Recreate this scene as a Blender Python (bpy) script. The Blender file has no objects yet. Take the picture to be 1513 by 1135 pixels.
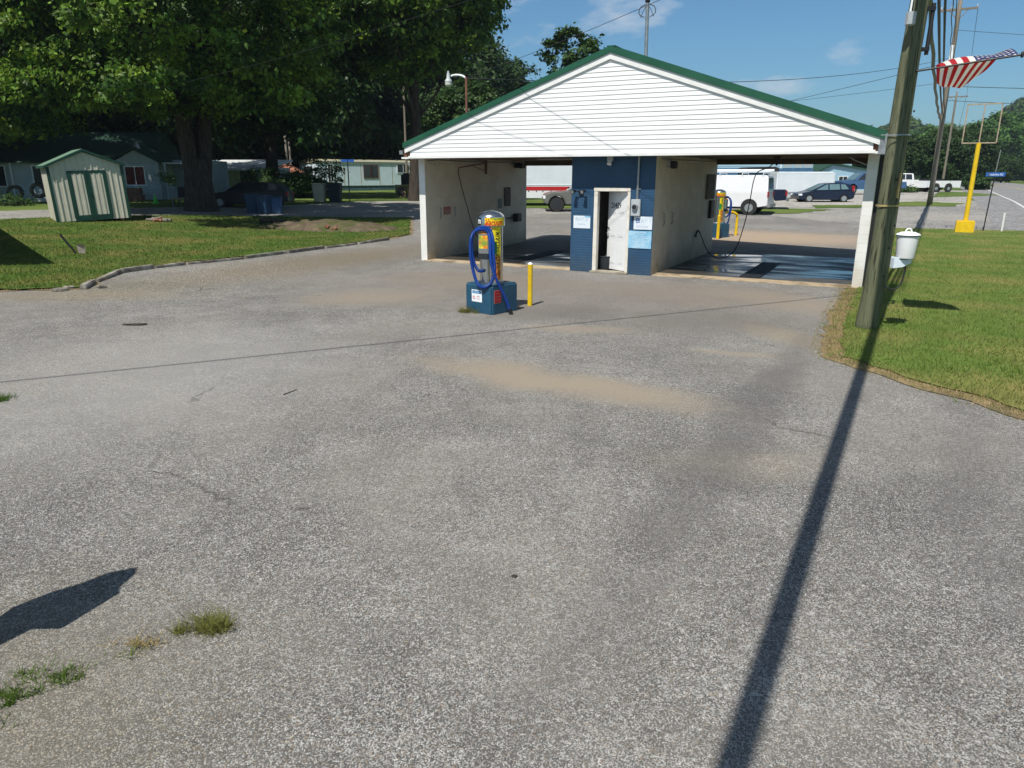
import bpy, bmesh, math, random
import numpy as np
from mathutils import Vector, Matrix
R = math.radians
sc = bpy.context.scene
col = sc.collection
random.seed(7); rng = np.random.default_rng(7)

# ------------------------------------------------------------------ camera
CH = 2.45
p_, r_ = R(16.09), R(-0.077)
fwd = Vector((0, math.cos(p_), -math.sin(p_))); up0 = Vector((0, math.sin(p_), math.cos(p_))); rt0 = Vector((1, 0, 0))
rt = rt0*math.cos(r_) - up0*math.sin(r_); up = up0*math.cos(r_) + rt0*math.sin(r_)
cam_d = bpy.data.cameras.new('camera'); cam = bpy.data.objects.new('camera', cam_d); col.objects.link(cam)
M = Matrix(((rt.x, up.x, -fwd.x, 0), (rt.y, up.y, -fwd.y, 0), (rt.z, up.z, -fwd.z, CH), (0, 0, 0, 1)))
cam.matrix_world = M
cam_d.sensor_width = 36; cam_d.lens = 36*1066.7/1513; cam_d.clip_start = .05; cam_d.clip_end = 6000
sc.camera = cam

# ------------------------------------------------------------------ sky and sun
SUN_AZ, SUN_EL = 29.0, 57.0          # shadows run towards azimuth 29 (clockwise from +Y); the sun stands opposite
wd = bpy.data.worlds.new("World"); sc.world = wd; wd.use_nodes = True
nt = wd.node_tree; nt.nodes.clear()
out = nt.nodes.new('ShaderNodeOutputWorld'); bg = nt.nodes.new('ShaderNodeBackground'); sky = nt.nodes.new('ShaderNodeTexSky')
sky.sky_type = 'NISHITA'; sky.sun_disc = False; sky.sun_elevation = R(SUN_EL); sky.sun_rotation = R(SUN_AZ+180)
sky.air_density = 1.15; sky.dust_density = .35; sky.ozone_density = 2.2
tc = nt.nodes.new('ShaderNodeTexCoord'); mp = nt.nodes.new('ShaderNodeMapping'); mp.inputs['Scale'].default_value = (5, 5, 13)
mp.inputs['Location'].default_value = (1.5, .6, .3)
nz = nt.nodes.new('ShaderNodeTexNoise'); nz.inputs['Scale'].default_value = 1.4; nz.inputs['Detail'].default_value = 8; nz.inputs['Roughness'].default_value = .6
cr = nt.nodes.new('ShaderNodeValToRGB'); cr.color_ramp.elements[0].position = .545; cr.color_ramp.elements[1].position = .78
mx = nt.nodes.new('ShaderNodeMixRGB'); mx.inputs[2].default_value = (8.5, 8.8, 9.2, 1)
ml = nt.nodes.new('ShaderNodeMath'); ml.operation = 'MULTIPLY'; ml.inputs[1].default_value = .8
L = nt.links.new
L(tc.outputs['Generated'], mp.inputs[0]); L(mp.outputs[0], nz.inputs[0]); L(nz.outputs[0], cr.inputs[0]); L(cr.outputs[0], ml.inputs[0])
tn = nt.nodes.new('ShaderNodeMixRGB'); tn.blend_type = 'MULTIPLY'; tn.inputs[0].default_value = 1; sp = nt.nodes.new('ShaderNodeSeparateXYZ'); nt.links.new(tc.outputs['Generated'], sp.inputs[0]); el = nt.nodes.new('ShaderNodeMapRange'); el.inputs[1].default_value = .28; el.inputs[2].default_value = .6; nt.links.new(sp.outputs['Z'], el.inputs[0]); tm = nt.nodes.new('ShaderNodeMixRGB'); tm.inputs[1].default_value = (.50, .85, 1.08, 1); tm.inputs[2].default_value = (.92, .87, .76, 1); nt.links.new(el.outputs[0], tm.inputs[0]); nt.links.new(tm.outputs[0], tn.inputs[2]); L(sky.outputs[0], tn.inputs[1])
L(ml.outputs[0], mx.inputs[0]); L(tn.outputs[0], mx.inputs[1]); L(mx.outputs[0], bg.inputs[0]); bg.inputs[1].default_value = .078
L(bg.outputs[0], out.inputs[0])
sl = bpy.data.lights.new('sun', 'SUN'); sl.energy = 4.8; sl.angle = R(.53); sl.color = (1, .955, .88)
so = bpy.data.objects.new('sun', sl); col.objects.link(so)
sd = Vector((math.sin(R(SUN_AZ))*math.cos(R(SUN_EL)), math.cos(R(SUN_AZ))*math.cos(R(SUN_EL)), -math.sin(R(SUN_EL))))
so.rotation_euler = sd.to_track_quat('-Z', 'Y').to_euler(); so.location = (-20, -30, 40)
sc.view_settings.view_transform = 'Standard'; sc.view_settings.look = 'None'; sc.view_settings.gamma = 1
sc.view_settings.exposure = 0.18
sc.cycles.max_bounces = 8; sc.cycles.transparent_max_bounces = 8

# ------------------------------------------------------------------ materials
def mat(name, c, rough=.7, metal=0, c2=None, scale=3, detail=4, bump=0, bscale=None, coat=0, spec=.5, mapscale=(1, 1, 1), lo=.35, hi=.65, c3=None, scale3=.5, island=0, coord='Object', trans=0, lo3=.45, hi3=.7):
    m = bpy.data.materials.new(name); m.use_nodes = True; n = m.node_tree; b = n.nodes['Principled BSDF']; l = n.links.new
    b.inputs['Base Color'].default_value = (*c, 1); b.inputs['Roughness'].default_value = rough; b.inputs['Metallic'].default_value = metal
    b.inputs['Specular IOR Level'].default_value = spec
    if coat: b.inputs['Coat Weight'].default_value = coat; b.inputs['Coat Roughness'].default_value = .08
    t = n.nodes.new('ShaderNodeTexCoord'); mp = n.nodes.new('ShaderNodeMapping'); mp.inputs['Scale'].default_value = mapscale
    l(t.outputs[coord], mp.inputs[0]); last = None
    if c2:
        z = n.nodes.new('ShaderNodeTexNoise'); z.inputs['Scale'].default_value = scale; z.inputs['Detail'].default_value = detail; z.inputs['Roughness'].default_value = .62
        l(mp.outputs[0], z.inputs[0]); r = n.nodes.new('ShaderNodeValToRGB'); e = r.color_ramp.elements
        e[0].position = lo; e[1].position = hi; e[0].color = (*c, 1); e[1].color = (*c2, 1); l(z.outputs[0], r.inputs[0]); last = r.outputs[0]
    if c3:
        z3 = n.nodes.new('ShaderNodeTexNoise'); z3.inputs['Scale'].default_value = scale3; z3.inputs['Detail'].default_value = 6; l(mp.outputs[0], z3.inputs[0])
        r3 = n.nodes.new('ShaderNodeMapRange'); r3.inputs[1].default_value = lo3; r3.inputs[2].default_value = hi3; l(z3.outputs[0], r3.inputs[0])
        x = n.nodes.new('ShaderNodeMixRGB'); x.inputs[2].default_value = (*c3, 1); l(r3.outputs[0], x.inputs[0])
        if last: l(last, x.inputs[1])
        else: x.inputs[1].default_value = (*c, 1)
        last = x.outputs[0]
    if island:
        g = n.nodes.new('ShaderNodeNewGeometry'); hs = n.nodes.new('ShaderNodeHueSaturation'); mr = n.nodes.new('ShaderNodeMapRange')
        mr.inputs[3].default_value = 1-island; mr.inputs[4].default_value = 1+island; l(g.outputs['Random Per Island'], mr.inputs[0]); l(mr.outputs[0], hs.inputs['Value'])
        mr2 = n.nodes.new('ShaderNodeMapRange'); mr2.inputs[3].default_value = .485; mr2.inputs[4].default_value = .515
        wn = n.nodes.new('ShaderNodeTexWhiteNoise'); wn.noise_dimensions = '1D'; l(g.outputs['Random Per Island'], wn.inputs['W']); l(wn.outputs[0], mr2.inputs[0]); l(mr2.outputs[0], hs.inputs['Hue'])
        if last: l(last, hs.inputs['Color'])
        else: hs.inputs['Color'].default_value = (*c, 1)
        last = hs.outputs[0]
    if last: l(last, b.inputs['Base Color'])
    if bump:
        zb = n.nodes.new('ShaderNodeTexNoise'); zb.inputs['Scale'].default_value = bscale or scale*3; zb.inputs['Detail'].default_value = 5; l(mp.outputs[0], zb.inputs[0])
        bp = n.nodes.new('ShaderNodeBump'); bp.inputs['Strength'].default_value = bump; bp.inputs['Distance'].default_value = .02
        l(zb.outputs[0], bp.inputs['Height']); l(bp.outputs[0], b.inputs['Normal'])
    if trans:
        tr = n.nodes.new('ShaderNodeBsdfTranslucent'); mxs = n.nodes.new('ShaderNodeMixShader'); mxs.inputs[0].default_value = trans
        o = n.nodes['Material Output']; l(b.outputs[0], mxs.inputs[1]); l(tr.outputs[0], mxs.inputs[2]); l(mxs.outputs[0], o.inputs[0])
        if last:
            hv = n.nodes.new('ShaderNodeHueSaturation'); hv.inputs['Hue'].default_value = .48; hv.inputs['Value'].default_value = 1.3; l(last, hv.inputs['Color']); l(hv.outputs[0], tr.inputs[0])
        else: tr.inputs[0].default_value = (*[min(1, k*1.3) for k in c], 1)
    return m

def block_mat(name, c, c2, mortar, axis, bw=.4, bh=.2, rough=.55, dirt=(.3, .25, .18), dirtamt=.5, bumpd=.003, msz=.006):
    # painted masonry: courses drawn from a brick texture as relief, with grime noise
    m = mat(name, c, rough, c2=c2, scale=1.6, detail=6)
    n = m.node_tree; l = n.links.new; b = n.nodes['Principled BSDF']
    t = n.nodes.new('ShaderNodeTexCoord'); s = n.nodes.new('ShaderNodeSeparateXYZ'); cb = n.nodes.new('ShaderNodeCombineXYZ'); l(t.outputs['Object'], s.inputs[0])
    l(s.outputs['X' if axis == 'x' else 'Y'], cb.inputs[0]); l(s.outputs['Z'], cb.inputs[1])
    br = n.nodes.new('ShaderNodeTexBrick'); br.inputs['Scale'].default_value = 1; br.inputs['Brick Width'].default_value = bw; br.inputs['Row Height'].default_value = bh
    br.inputs['Mortar Size'].default_value = msz; br.inputs['Mortar Smooth'].default_value = .4
    br.inputs['Color1'].default_value = (1, 1, 1, 1); br.inputs['Color2'].default_value = (.93, .93, .93, 1); br.inputs['Mortar'].default_value = (*mortar, 1)
    l(cb.outputs[0], br.inputs[0])
    mu = n.nodes.new('ShaderNodeMixRGB'); mu.blend_type = 'MULTIPLY'; mu.inputs[0].default_value = 1
    src = b.inputs['Base Color'].links[0].from_socket; l(src, mu.inputs[1]); l(br.outputs[0], mu.inputs[2])
    # splash dirt rising from the slab, ragged by noise
    nz = n.nodes.new('ShaderNodeTexNoise'); nz.inputs['Scale'].default_value = 2.5; nz.inputs['Detail'].default_value = 6; l(t.outputs['Object'], nz.inputs[0])
    ad = n.nodes.new('ShaderNodeMath'); ad.operation = 'MULTIPLY_ADD'; ad.inputs[1].default_value = -.9; l(nz.outputs[0], ad.inputs[0]); l(s.outputs['Z'], ad.inputs[2])
    mr = n.nodes.new('ShaderNodeMapRange'); mr.inputs[1].default_value = -.42; mr.inputs[2].default_value = .15; mr.inputs[3].default_value = dirtamt; mr.inputs[4].default_value = 0; l(ad.outputs[0], mr.inputs[0])
    dm = n.nodes.new('ShaderNodeMixRGB'); dm.inputs[2].default_value = (*dirt, 1); l(mr.outputs[0], dm.inputs[0]); l(mu.outputs[0], dm.inputs[1]); l(dm.outputs[0], b.inputs['Base Color'])
    bp = n.nodes.new('ShaderNodeBump'); bp.inputs['Strength'].default_value = .9; bp.inputs['Distance'].default_value = bumpd
    l(br.outputs['Fac'], bp.inputs['Height']); bp.invert = True; l(bp.outputs[0], b.inputs['Normal'])
    return m

def asphalt(name, dark, light, chip, wear=.5, stains=(), scale=160, tint=None, tscale=.35):
    m = bpy.data.materials.new(name); m.use_nodes = True; n = m.node_tree; b = n.nodes['Principled BSDF']; l = n.links.new
    b.inputs['Roughness'].default_value = .9; b.inputs['Specular IOR Level'].default_value = .25
    t = n.nodes.new('ShaderNodeTexCoord'); P = t.outputs['Object']
    def noise(s, d=5, ro=.6, dist=0):
        z = n.nodes.new('ShaderNodeTexNoise'); z.inputs['Scale'].default_value = s; z.inputs['Detail'].default_value = d; z.inputs['Roughness'].default_value = ro; z.inputs['Distortion'].default_value = dist
        l(P, z.inputs[0]); return z.outputs[0]
    def mr(s, a, b_, c=0, d=1, mode='SMOOTHSTEP'):
        k = n.nodes.new('ShaderNodeMapRange'); k.interpolation_type = mode; l(s, k.inputs[0])
        for i, v in enumerate((a, b_, c, d)): k.inputs[i+1].default_value = v
        return k.outputs[0]
    def mixc(f, a, b_, bt='MIX'):
        x = n.nodes.new('ShaderNodeMixRGB'); x.blend_type = bt
        for i, v in ((0, f), (1, a), (2, b_)):
            if isinstance(v, tuple): x.inputs[i].default_value = (*v, 1)
            elif isinstance(v, (int, float)): x.inputs[i].default_value = v
            else: l(v, x.inputs[i])
        return x.outputs[0]
    def math_(op, a, b_):
        x = n.nodes.new('ShaderNodeMath'); x.operation = op
        for i, v in enumerate((a, b_)):
            if isinstance(v, (int, float)): x.inputs[i].default_value = v
            else: l(v, x.inputs[i])
        return x.outputs[0]
    vo = n.nodes.new('ShaderNodeTexVoronoi'); vo.inputs['Scale'].default_value = scale; l(P, vo.inputs[0])
    vo2 = n.nodes.new('ShaderNodeTexVoronoi'); vo2.inputs['Scale'].default_value = scale*.45; l(P, vo2.inputs[0])
    sx = n.nodes.new('ShaderNodeSeparateColor'); l(vo.outputs['Color'], sx.inputs[0])
    sx2 = n.nodes.new('ShaderNodeSeparateColor'); l(vo2.outputs['Color'], sx2.inputs[0])
    stone = mixc(mr(sx.outputs[0], .0, 1, mode='LINEAR'), light, chip)
    stone = mixc(mr(sx2.outputs[1], .8, .83), stone, (light[0]*1.05, light[1]*.9, light[2]*.76))
    big = math_('ADD', math_('MULTIPLY', noise(.32, 6, .6, .3), .62), math_('MULTIPLY', noise(2.1, 5, .65), .38))
    expo = mr(big, .36, .66)                                    # how far the binder is worn off the stones
    thr = mr(expo, 0, 1, .68, .26, 'LINEAR')
    gt = n.nodes.new('ShaderNodeMath'); gt.operation = 'SUBTRACT'; l(sx.outputs[1], gt.inputs[0]); l(thr, gt.inputs[1])
    isst = mr(gt.outputs[0], -.1, .1)
    bind = mixc(mr(noise(1.1, 6), .35, .7), dark, tuple(k*1.5 for k in dark))
    cm = mixc(isst, bind, stone)
    vo3 = n.nodes.new('ShaderNodeTexVoronoi'); vo3.inputs['Scale'].default_value = scale*.3; l(P, vo3.inputs[0]); s3 = n.nodes.new('ShaderNodeSeparateColor'); l(vo3.outputs['Color'], s3.inputs[0])
    sv = mr(s3.outputs[0], 0, 1, .70, 1.30, 'LINEAR'); vx = n.nodes.new('ShaderNodeVectorMath'); vx.operation = 'SCALE'; l(cm, vx.inputs[0]); l(sv, vx.inputs['Scale']); cm = vx.outputs[0]
    # stones read apart only from near; keep a gentle mid-scale mottling too
    cm = mixc(mr(noise(7, 8, .75), .3, .7, .0, .3), cm, mixc(.5, dark, light))
    cm = mixc(mr(noise(.9, 8, .7, .6), .52, .75, 0, .3), cm, dark)
    if tint: cm = mixc(mr(noise(tscale, 5, .6, .5), .42, .62, 0, tint[3]), cm, tint[:3])
    # cracks
    vc = n.nodes.new('ShaderNodeTexVoronoi'); vc.feature = 'DISTANCE_TO_EDGE'; vc.inputs['Scale'].default_value = .23
    dz = n.nodes.new('ShaderNodeTexNoise'); dz.inputs['Scale'].default_value = .8; dz.inputs['Detail'].default_value = 8; dz.inputs['Roughness'].default_value = .6; l(P, dz.inputs[0])
    va = n.nodes.new('ShaderNodeMixRGB'); va.blend_type = 'ADD'; va.inputs[0].default_value = 1.6; l(P, va.inputs[1]); l(dz.outputs['Color'], va.inputs[2]); l(va.outputs[0], vc.inputs[0])
    crk = math_('MULTIPLY', mr(vc.outputs['Distance'], .0015, .0055, 1, 0), mr(noise(.45, 3), .53, .66, 0, .6))
    cm = mixc(crk, cm, tuple(k*.35 for k in dark))
    vo4 = n.nodes.new('ShaderNodeTexVoronoi'); vo4.inputs['Scale'].default_value = 1.1; l(va.outputs[0], vo4.inputs[0]); s4 = n.nodes.new('ShaderNodeSeparateColor'); l(vo4.outputs['Color'], s4.inputs[0])
    cm = mixc(math_('MULTIPLY', mr(vo4.outputs['Distance'], .02, .075, .75, 0), mr(s4.outputs[0], .55, .8)), cm, tuple(k*.45 for k in dark))
    # sediment and traffic marks with shapes of their own
    wn = n.nodes.new('ShaderNodeTexNoise'); wn.inputs['Scale'].default_value = .9; wn.inputs['Detail'].default_value = 7; wn.inputs['Roughness'].default_value = .6; l(P, wn.inputs[0])
    wa = n.nodes.new('ShaderNodeVectorMath'); wa.operation = 'MULTIPLY_ADD'; l(wn.outputs['Color'], wa.inputs[0]); wa.inputs[1].default_value = (1.1, 1.1, 0)
    ws = n.nodes.new('ShaderNodeVectorMath'); ws.operation = 'SUBTRACT'; l(P, ws.inputs[0]); ws.inputs[1].default_value = (.55, .55, 0); l(ws.outputs[0], wa.inputs[2])
    for (cx, cy, rx, ry, rot, colr, amt) in stains:
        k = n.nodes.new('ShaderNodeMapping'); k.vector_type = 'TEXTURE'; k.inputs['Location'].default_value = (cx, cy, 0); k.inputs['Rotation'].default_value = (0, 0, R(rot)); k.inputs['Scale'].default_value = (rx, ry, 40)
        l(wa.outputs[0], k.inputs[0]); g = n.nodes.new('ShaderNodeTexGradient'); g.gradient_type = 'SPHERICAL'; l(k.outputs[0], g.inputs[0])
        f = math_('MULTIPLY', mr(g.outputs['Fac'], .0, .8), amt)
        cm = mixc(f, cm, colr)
    l(cm, b.inputs['Base Color'])
    bp = n.nodes.new('ShaderNodeBump'); bp.inputs['Strength'].default_value = .75; bp.inputs['Distance'].default_value = .006
    hh = math_('MULTIPLY', math_('SUBTRACT', 1, vo.outputs['Distance']), isst); l(hh, bp.inputs['Height']); l(bp.outputs[0], b.inputs['Normal'])
    return m

TAN = (.33, .275, .205)
A_stains = [(.5, 8.6, 3.0, .75, -32, TAN, .85), (-2.9, 15.0, 2.1, 1.5, 15, TAN, .62), (1.1, 11.7, 1.25, .55, -12, TAN, .6), (3.2, 10.1, .9, .3, -20, TAN, .55), (2.1, 6.0, 1.2, .5, 10, TAN, .3),
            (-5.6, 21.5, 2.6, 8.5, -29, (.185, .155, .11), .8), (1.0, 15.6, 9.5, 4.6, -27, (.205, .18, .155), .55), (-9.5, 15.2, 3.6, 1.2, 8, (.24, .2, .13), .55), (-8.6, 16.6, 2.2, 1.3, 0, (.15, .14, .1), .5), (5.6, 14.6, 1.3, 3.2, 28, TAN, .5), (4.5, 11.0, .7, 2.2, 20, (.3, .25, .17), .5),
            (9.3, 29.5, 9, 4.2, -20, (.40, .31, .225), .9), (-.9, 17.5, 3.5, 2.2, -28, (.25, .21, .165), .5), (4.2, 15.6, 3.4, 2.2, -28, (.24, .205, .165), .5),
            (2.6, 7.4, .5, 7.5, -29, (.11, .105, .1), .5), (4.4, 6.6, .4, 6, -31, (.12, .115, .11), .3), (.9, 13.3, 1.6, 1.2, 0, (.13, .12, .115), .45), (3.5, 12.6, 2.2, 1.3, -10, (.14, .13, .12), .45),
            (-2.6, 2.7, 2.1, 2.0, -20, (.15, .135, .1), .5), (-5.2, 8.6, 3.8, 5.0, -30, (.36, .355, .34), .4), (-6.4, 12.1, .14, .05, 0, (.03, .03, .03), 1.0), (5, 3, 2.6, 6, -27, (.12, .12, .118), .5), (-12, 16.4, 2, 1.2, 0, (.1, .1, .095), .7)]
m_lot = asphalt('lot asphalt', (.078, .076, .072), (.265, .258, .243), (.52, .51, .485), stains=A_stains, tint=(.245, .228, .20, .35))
m_street = asphalt('street asphalt', (.13, .13, .13), (.29, .285, .27), (.4, .4, .38), scale=30, tint=(.34, .32, .28, .6), tscale=.12)
m_road = asphalt('highway asphalt', (.15, .15, .155), (.26, .26, .26), (.33, .33, .33), scale=25)
m_gravel = asphalt('pale gravel', (.16, .155, .14), (.4, .39, .36), (.6, .58, .54), scale=18, tint=(.42, .4, .36, .6), tscale=.2)
m_lineP = mat('road line paint', (.75, .75, .72), .7, c2=(.5, .5, .48), scale=3)
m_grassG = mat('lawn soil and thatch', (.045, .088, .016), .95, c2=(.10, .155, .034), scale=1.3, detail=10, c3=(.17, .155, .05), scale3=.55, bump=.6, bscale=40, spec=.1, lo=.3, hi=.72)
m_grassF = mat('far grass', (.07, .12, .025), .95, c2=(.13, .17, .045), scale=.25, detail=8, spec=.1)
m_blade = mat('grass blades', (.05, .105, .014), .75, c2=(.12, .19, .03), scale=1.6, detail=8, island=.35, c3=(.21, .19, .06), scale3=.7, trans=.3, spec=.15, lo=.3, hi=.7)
m_straw = mat('dry straw and dirt', (.20, .145, .08), .95, c2=(.33, .25, .14), scale=5, detail=10, bump=.9, bscale=40, spec=.1, c3=(.11, .10, .06), scale3=2.2)
m_strawb = mat('dry blades', (.34, .27, .13), .8, island=.4, trans=.2, spec=.1)
m_wall_x = block_mat('white block across', (.8, .79, .76), (.72, .70, .65), (.93, .93, .93), 'x', dirt=(.42, .33, .2), dirtamt=.6)
m_wall_y = block_mat('white block along', (.80, .74, .62), (.68, .61, .49), (.93, .93, .93), 'y', dirt=(.3, .24, .16), dirtamt=.7)
m_blue_x = block_mat('blue brick', (.012, .056, .125), (.018, .072, .15), (.75, .78, .8), 'x', bw=.2, bh=.0676, rough=.45, dirt=(.05, .07, .08), dirtamt=.4, bumpd=.0025, msz=.004)
m_siding = mat('white vinyl siding', (.84, .84, .83), .45, c2=(.79, .79, .78), scale=1.5, mapscale=(1, 1, 3), c3=(.72, .715, .69), scale3=1.1, lo3=.55, hi3=.9)
m_white = mat('white trim paint', (.82, .82, .8), .45, c2=(.74, .74, .72), scale=4, bump=.05)
m_creamtrim = mat('cream frame paint', (.78, .75, .68), .5, c2=(.68, .62, .52), scale=6)
m_green = mat('green metal roof', (.011, .075, .042), .45, c2=(.016, .095, .052), scale=2, spec=.4)
m_soffit = mat('brown plywood ceiling', (.16, .115, .065), .8, c2=(.09, .06, .035), scale=2.5, detail=8, c3=(.24, .2, .14), scale3=1)
m_dark = mat('black rubber', (.012, .012, .013), .55)
m_tyre = mat('tyre rubber', (.02, .02, .02), .8, bump=.1, scale=20)
m_steel = mat('brushed stainless steel', (.62, .63, .64), .24, 1, c2=(.5, .51, .52), scale=6, mapscale=(6, 6, .6))
m_galv = mat('galvanised metal', (.42, .44, .45), .45, .7, c2=(.3, .31, .32), scale=8)
m_grey = mat('grey meter box enamel', (.47, .5, .52), .45, c2=(.4, .43, .45), scale=5)
m_wood = mat('weathered pole wood', (.10, .115, .066), .9, c2=(.19, .19, .12), scale=3.2, detail=10, mapscale=(9, 9, .4), bump=1.0, bscale=8, spec=.15, c3=(.045, .045, .028), scale3=5, lo3=.56, hi3=.66, lo=.3, hi=.7)
m_wood2 = mat('grey pole wood', (.16, .14, .11), .9, c2=(.25, .22, .18), scale=3, detail=8, mapscale=(8, 8, .4), bump=.5, bscale=8, spec=.15)
m_yellow = mat('yellow safety paint', (.80, .55, .012), .4, c2=(.7, .44, .01), scale=6, c3=(.4, .28, .06), scale3=9, lo3=.62, hi3=.75)
m_conc = mat('pale concrete', (.42, .38, .30), .9, c2=(.3, .27, .21), scale=4, detail=9, bump=.4, bscale=50, c3=(.2, .17, .12), scale3=2)
m_kerb = mat('old kerb concrete', (.20, .18, .145), .9, c2=(.1, .09, .07), scale=5, detail=9, bump=.7, bscale=30, c3=(.42, .4, .35), scale3=3)
m_apron = mat('sandy apron concrete', (.5, .405, .275), .85, c2=(.38, .29, .18), scale=3.5, detail=9, bump=.3, bscale=40, c3=(.2, .15, .1), scale3=1.6, lo3=.5, hi3=.62)
m_bark = mat('tree bark', (.035, .028, .022), .95, c2=(.085, .072, .058), scale=2.5, detail=9, mapscale=(5, 5, .8), bump=1, bscale=7, spec=.1)
m_leafA = mat('maple leaves', (.034, .085, .011), .5, island=.5, trans=.3, c2=(.145, .25, .024), scale=.5, lo=.4, hi=.62, spec=.3)
m_leafB = mat('dark broad leaves', (.028, .07, .014), .5, island=.4, trans=.25, c2=(.05, .10, .02), scale=.3, spec=.3)
m_leafC = mat('far deep green leaves', (.028, .062, .018), .6, island=.35, trans=.2, c2=(.045, .085, .022), scale=.2, spec=.2)
m_leafD = mat('bright far leaves', (.07, .15, .03), .6, island=.3, trans=.25, spec=.2)
m_siding_m = mat('white mobile home cladding', (.68, .82, .90), .5, c2=(.6, .73, .82), scale=1.5)
m_siding_w = mat('aged white cladding', (.42, .48, .50), .6, c2=(.33, .38, .4), scale=1.5, detail=6)
m_siding_b = mat('pale blue cladding', (.33, .50, .60), .6, c2=(.28, .44, .55), scale=1.5)
m_navyband = mat('dark blue cladding', (.05, .14, .25), .6, c2=(.04, .11, .2), scale=2)
m_glass = mat('dark window glass', (.02, .025, .03), .08, spec=.8)
m_glassb = mat('sky blue window glass', (.12, .2, .22), .06, spec=.9)
m_carwhite = mat('white car paint', (.78, .79, .8), .3, coat=.6, c2=(.74, .75, .76), scale=2)
m_navy = mat('navy car paint', (.004, .010, .034), .35, coat=.35, c2=(.005, .012, .04), scale=2)
m_silver = mat('grey green car paint', (.20, .205, .18), .35, .3, coat=.6, c2=(.17, .175, .155), scale=2)
m_blackcar = mat('dark faded car paint', (.02, .014, .014), .4, coat=.3, c2=(.03, .02, .02), scale=2)
m_rim = mat('alloy rim', (.55, .56, .57), .3, .8)
m_red = mat('red lens', (.35, .01, .01), .25, spec=.7)
m_redstripe = mat('red stripe paint', (.5, .02, .02), .4, c2=(.42, .02, .02), scale=3)
m_trailer = mat('white trailer skin', (.7, .75, .78), .4, c2=(.62, .68, .72), scale=1.2)
m_towblue = mat('faded blue paint', (.05, .12, .25), .5, c2=(.04, .09, .18), scale=3)
m_blueblock = mat('teal blue painted block', (.010, .062, .115), .5, c2=(.016, .082, .145), scale=6, detail=7, bump=.35, bscale=30, c3=(.05, .1, .14), scale3=9, lo3=.6, hi3=.8)
m_hose = mat('blue vacuum hose', (.004, .036, .22), .42, bump=0, spec=.4, c2=(.005, .045, .26), scale=6)
m_paper = mat('faded sign white', (.72, .78, .83), .6, c2=(.66, .74, .82), scale=5)
m_signblue = mat('faded sign blue', (.20, .46, .66), .5, c2=(.38, .62, .78), scale=3.5, lo=.4, hi=.62)
m_ink = mat('black lettering', (.01, .01, .012), .6); m_inkb = mat('faded blue lettering', (.12, .22, .42), .6); m_inkp = mat('bleached lettering', (.5, .55, .68), .6)
m_inkw = mat('white lettering', (.8, .84, .86), .6); m_inkr = mat('red lettering', (.6, .025, .01), .5)
m_yellowd = mat('yellow decal', (.85, .72, .01), .35, c2=(.9, .6, .01), scale=3)
m_greend = mat('green decal', (.01, .28, .06), .35); m_oranged = mat('orange decal', (.8, .2, .02), .35, c2=(.8, .45, .02), scale=14, c3=(.55, .03, .02), scale3=9)
m_multi = mat('tropical decal', (.9, .75, .02), .35, c2=(.8, .12, .02), scale=9, detail=3, c3=(.02, .35, .06), scale3=7)
m_noticeb = mat('notice blue', (.02, .2, .42), .5); m_redsign = mat('red notice', (.42, .01, .015), .5); m_pinksign = mat('faded pink sign', (.42, .2, .17), .6)
m_binblue = mat('blue plastic bin', (.012, .045, .10), .5); m_bincream = mat('cream plastic bin', (.4, .37, .28), .6); m_bindark = mat('dark plastic bin', (.015, .02, .025), .6)
m_shed = mat('beige metal siding', (.62, .60, .50), .45, c2=(.55, .53, .44), scale=2)
m_shedg = mat('dark green trim', (.004, .04, .026), .5, c2=(.005, .052, .034), scale=3)
m_roofd = mat('dull green shingles', (.012, .05, .03), .8, c2=(.018, .065, .04), scale=4); m_rooft = mat('tan home roof edge', (.35, .33, .22), .7)
m_brick = mat('red brick rubble', (.22, .07, .04), .9, c2=(.35, .16, .1), scale=6); m_rust = mat('rusty brown steel', (.13, .055, .035), .7, c2=(.2, .09, .05), scale=6)
m_cable = mat('black cable sheath', (.03, .03, .032), .6); m_lead = mat('grey lead cable', (.16, .15, .13), .6)
m_flagr = mat('flag red', (.42, .012, .02), .8, trans=.25); m_flagw = mat('flag white', (.75, .73, .70), .8, trans=.25); m_flagb = mat('flag blue', (.015, .03, .13), .8, trans=.2)
m_streetblue = mat('street sign blue', (.02, .11, .42), .5); m_amber = mat('lamp shade glass', (.5, .5, .42), .2, spec=.7)
m_limeg = mat('lime green plastic', (.05, .5, .03), .5); m_mount = mat('bare brown earth', (.08, .062, .045), .95, c2=(.16, .125, .085), scale=3, detail=9, bump=.8, bscale=15, spec=.1, c3=(.06, .08, .02), scale3=2)
m_crate = mat('yellowed crate wood', (.42, .33, .13), .8, c2=(.3, .22, .1), scale=5); m_curtain = mat('red curtain', (.12, .02, .018), .8)
m_greywood = mat('grey plank wood', (.22, .2, .17), .9, c2=(.12, .11, .09), scale=4, mapscale=(1, 1, 6))

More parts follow.
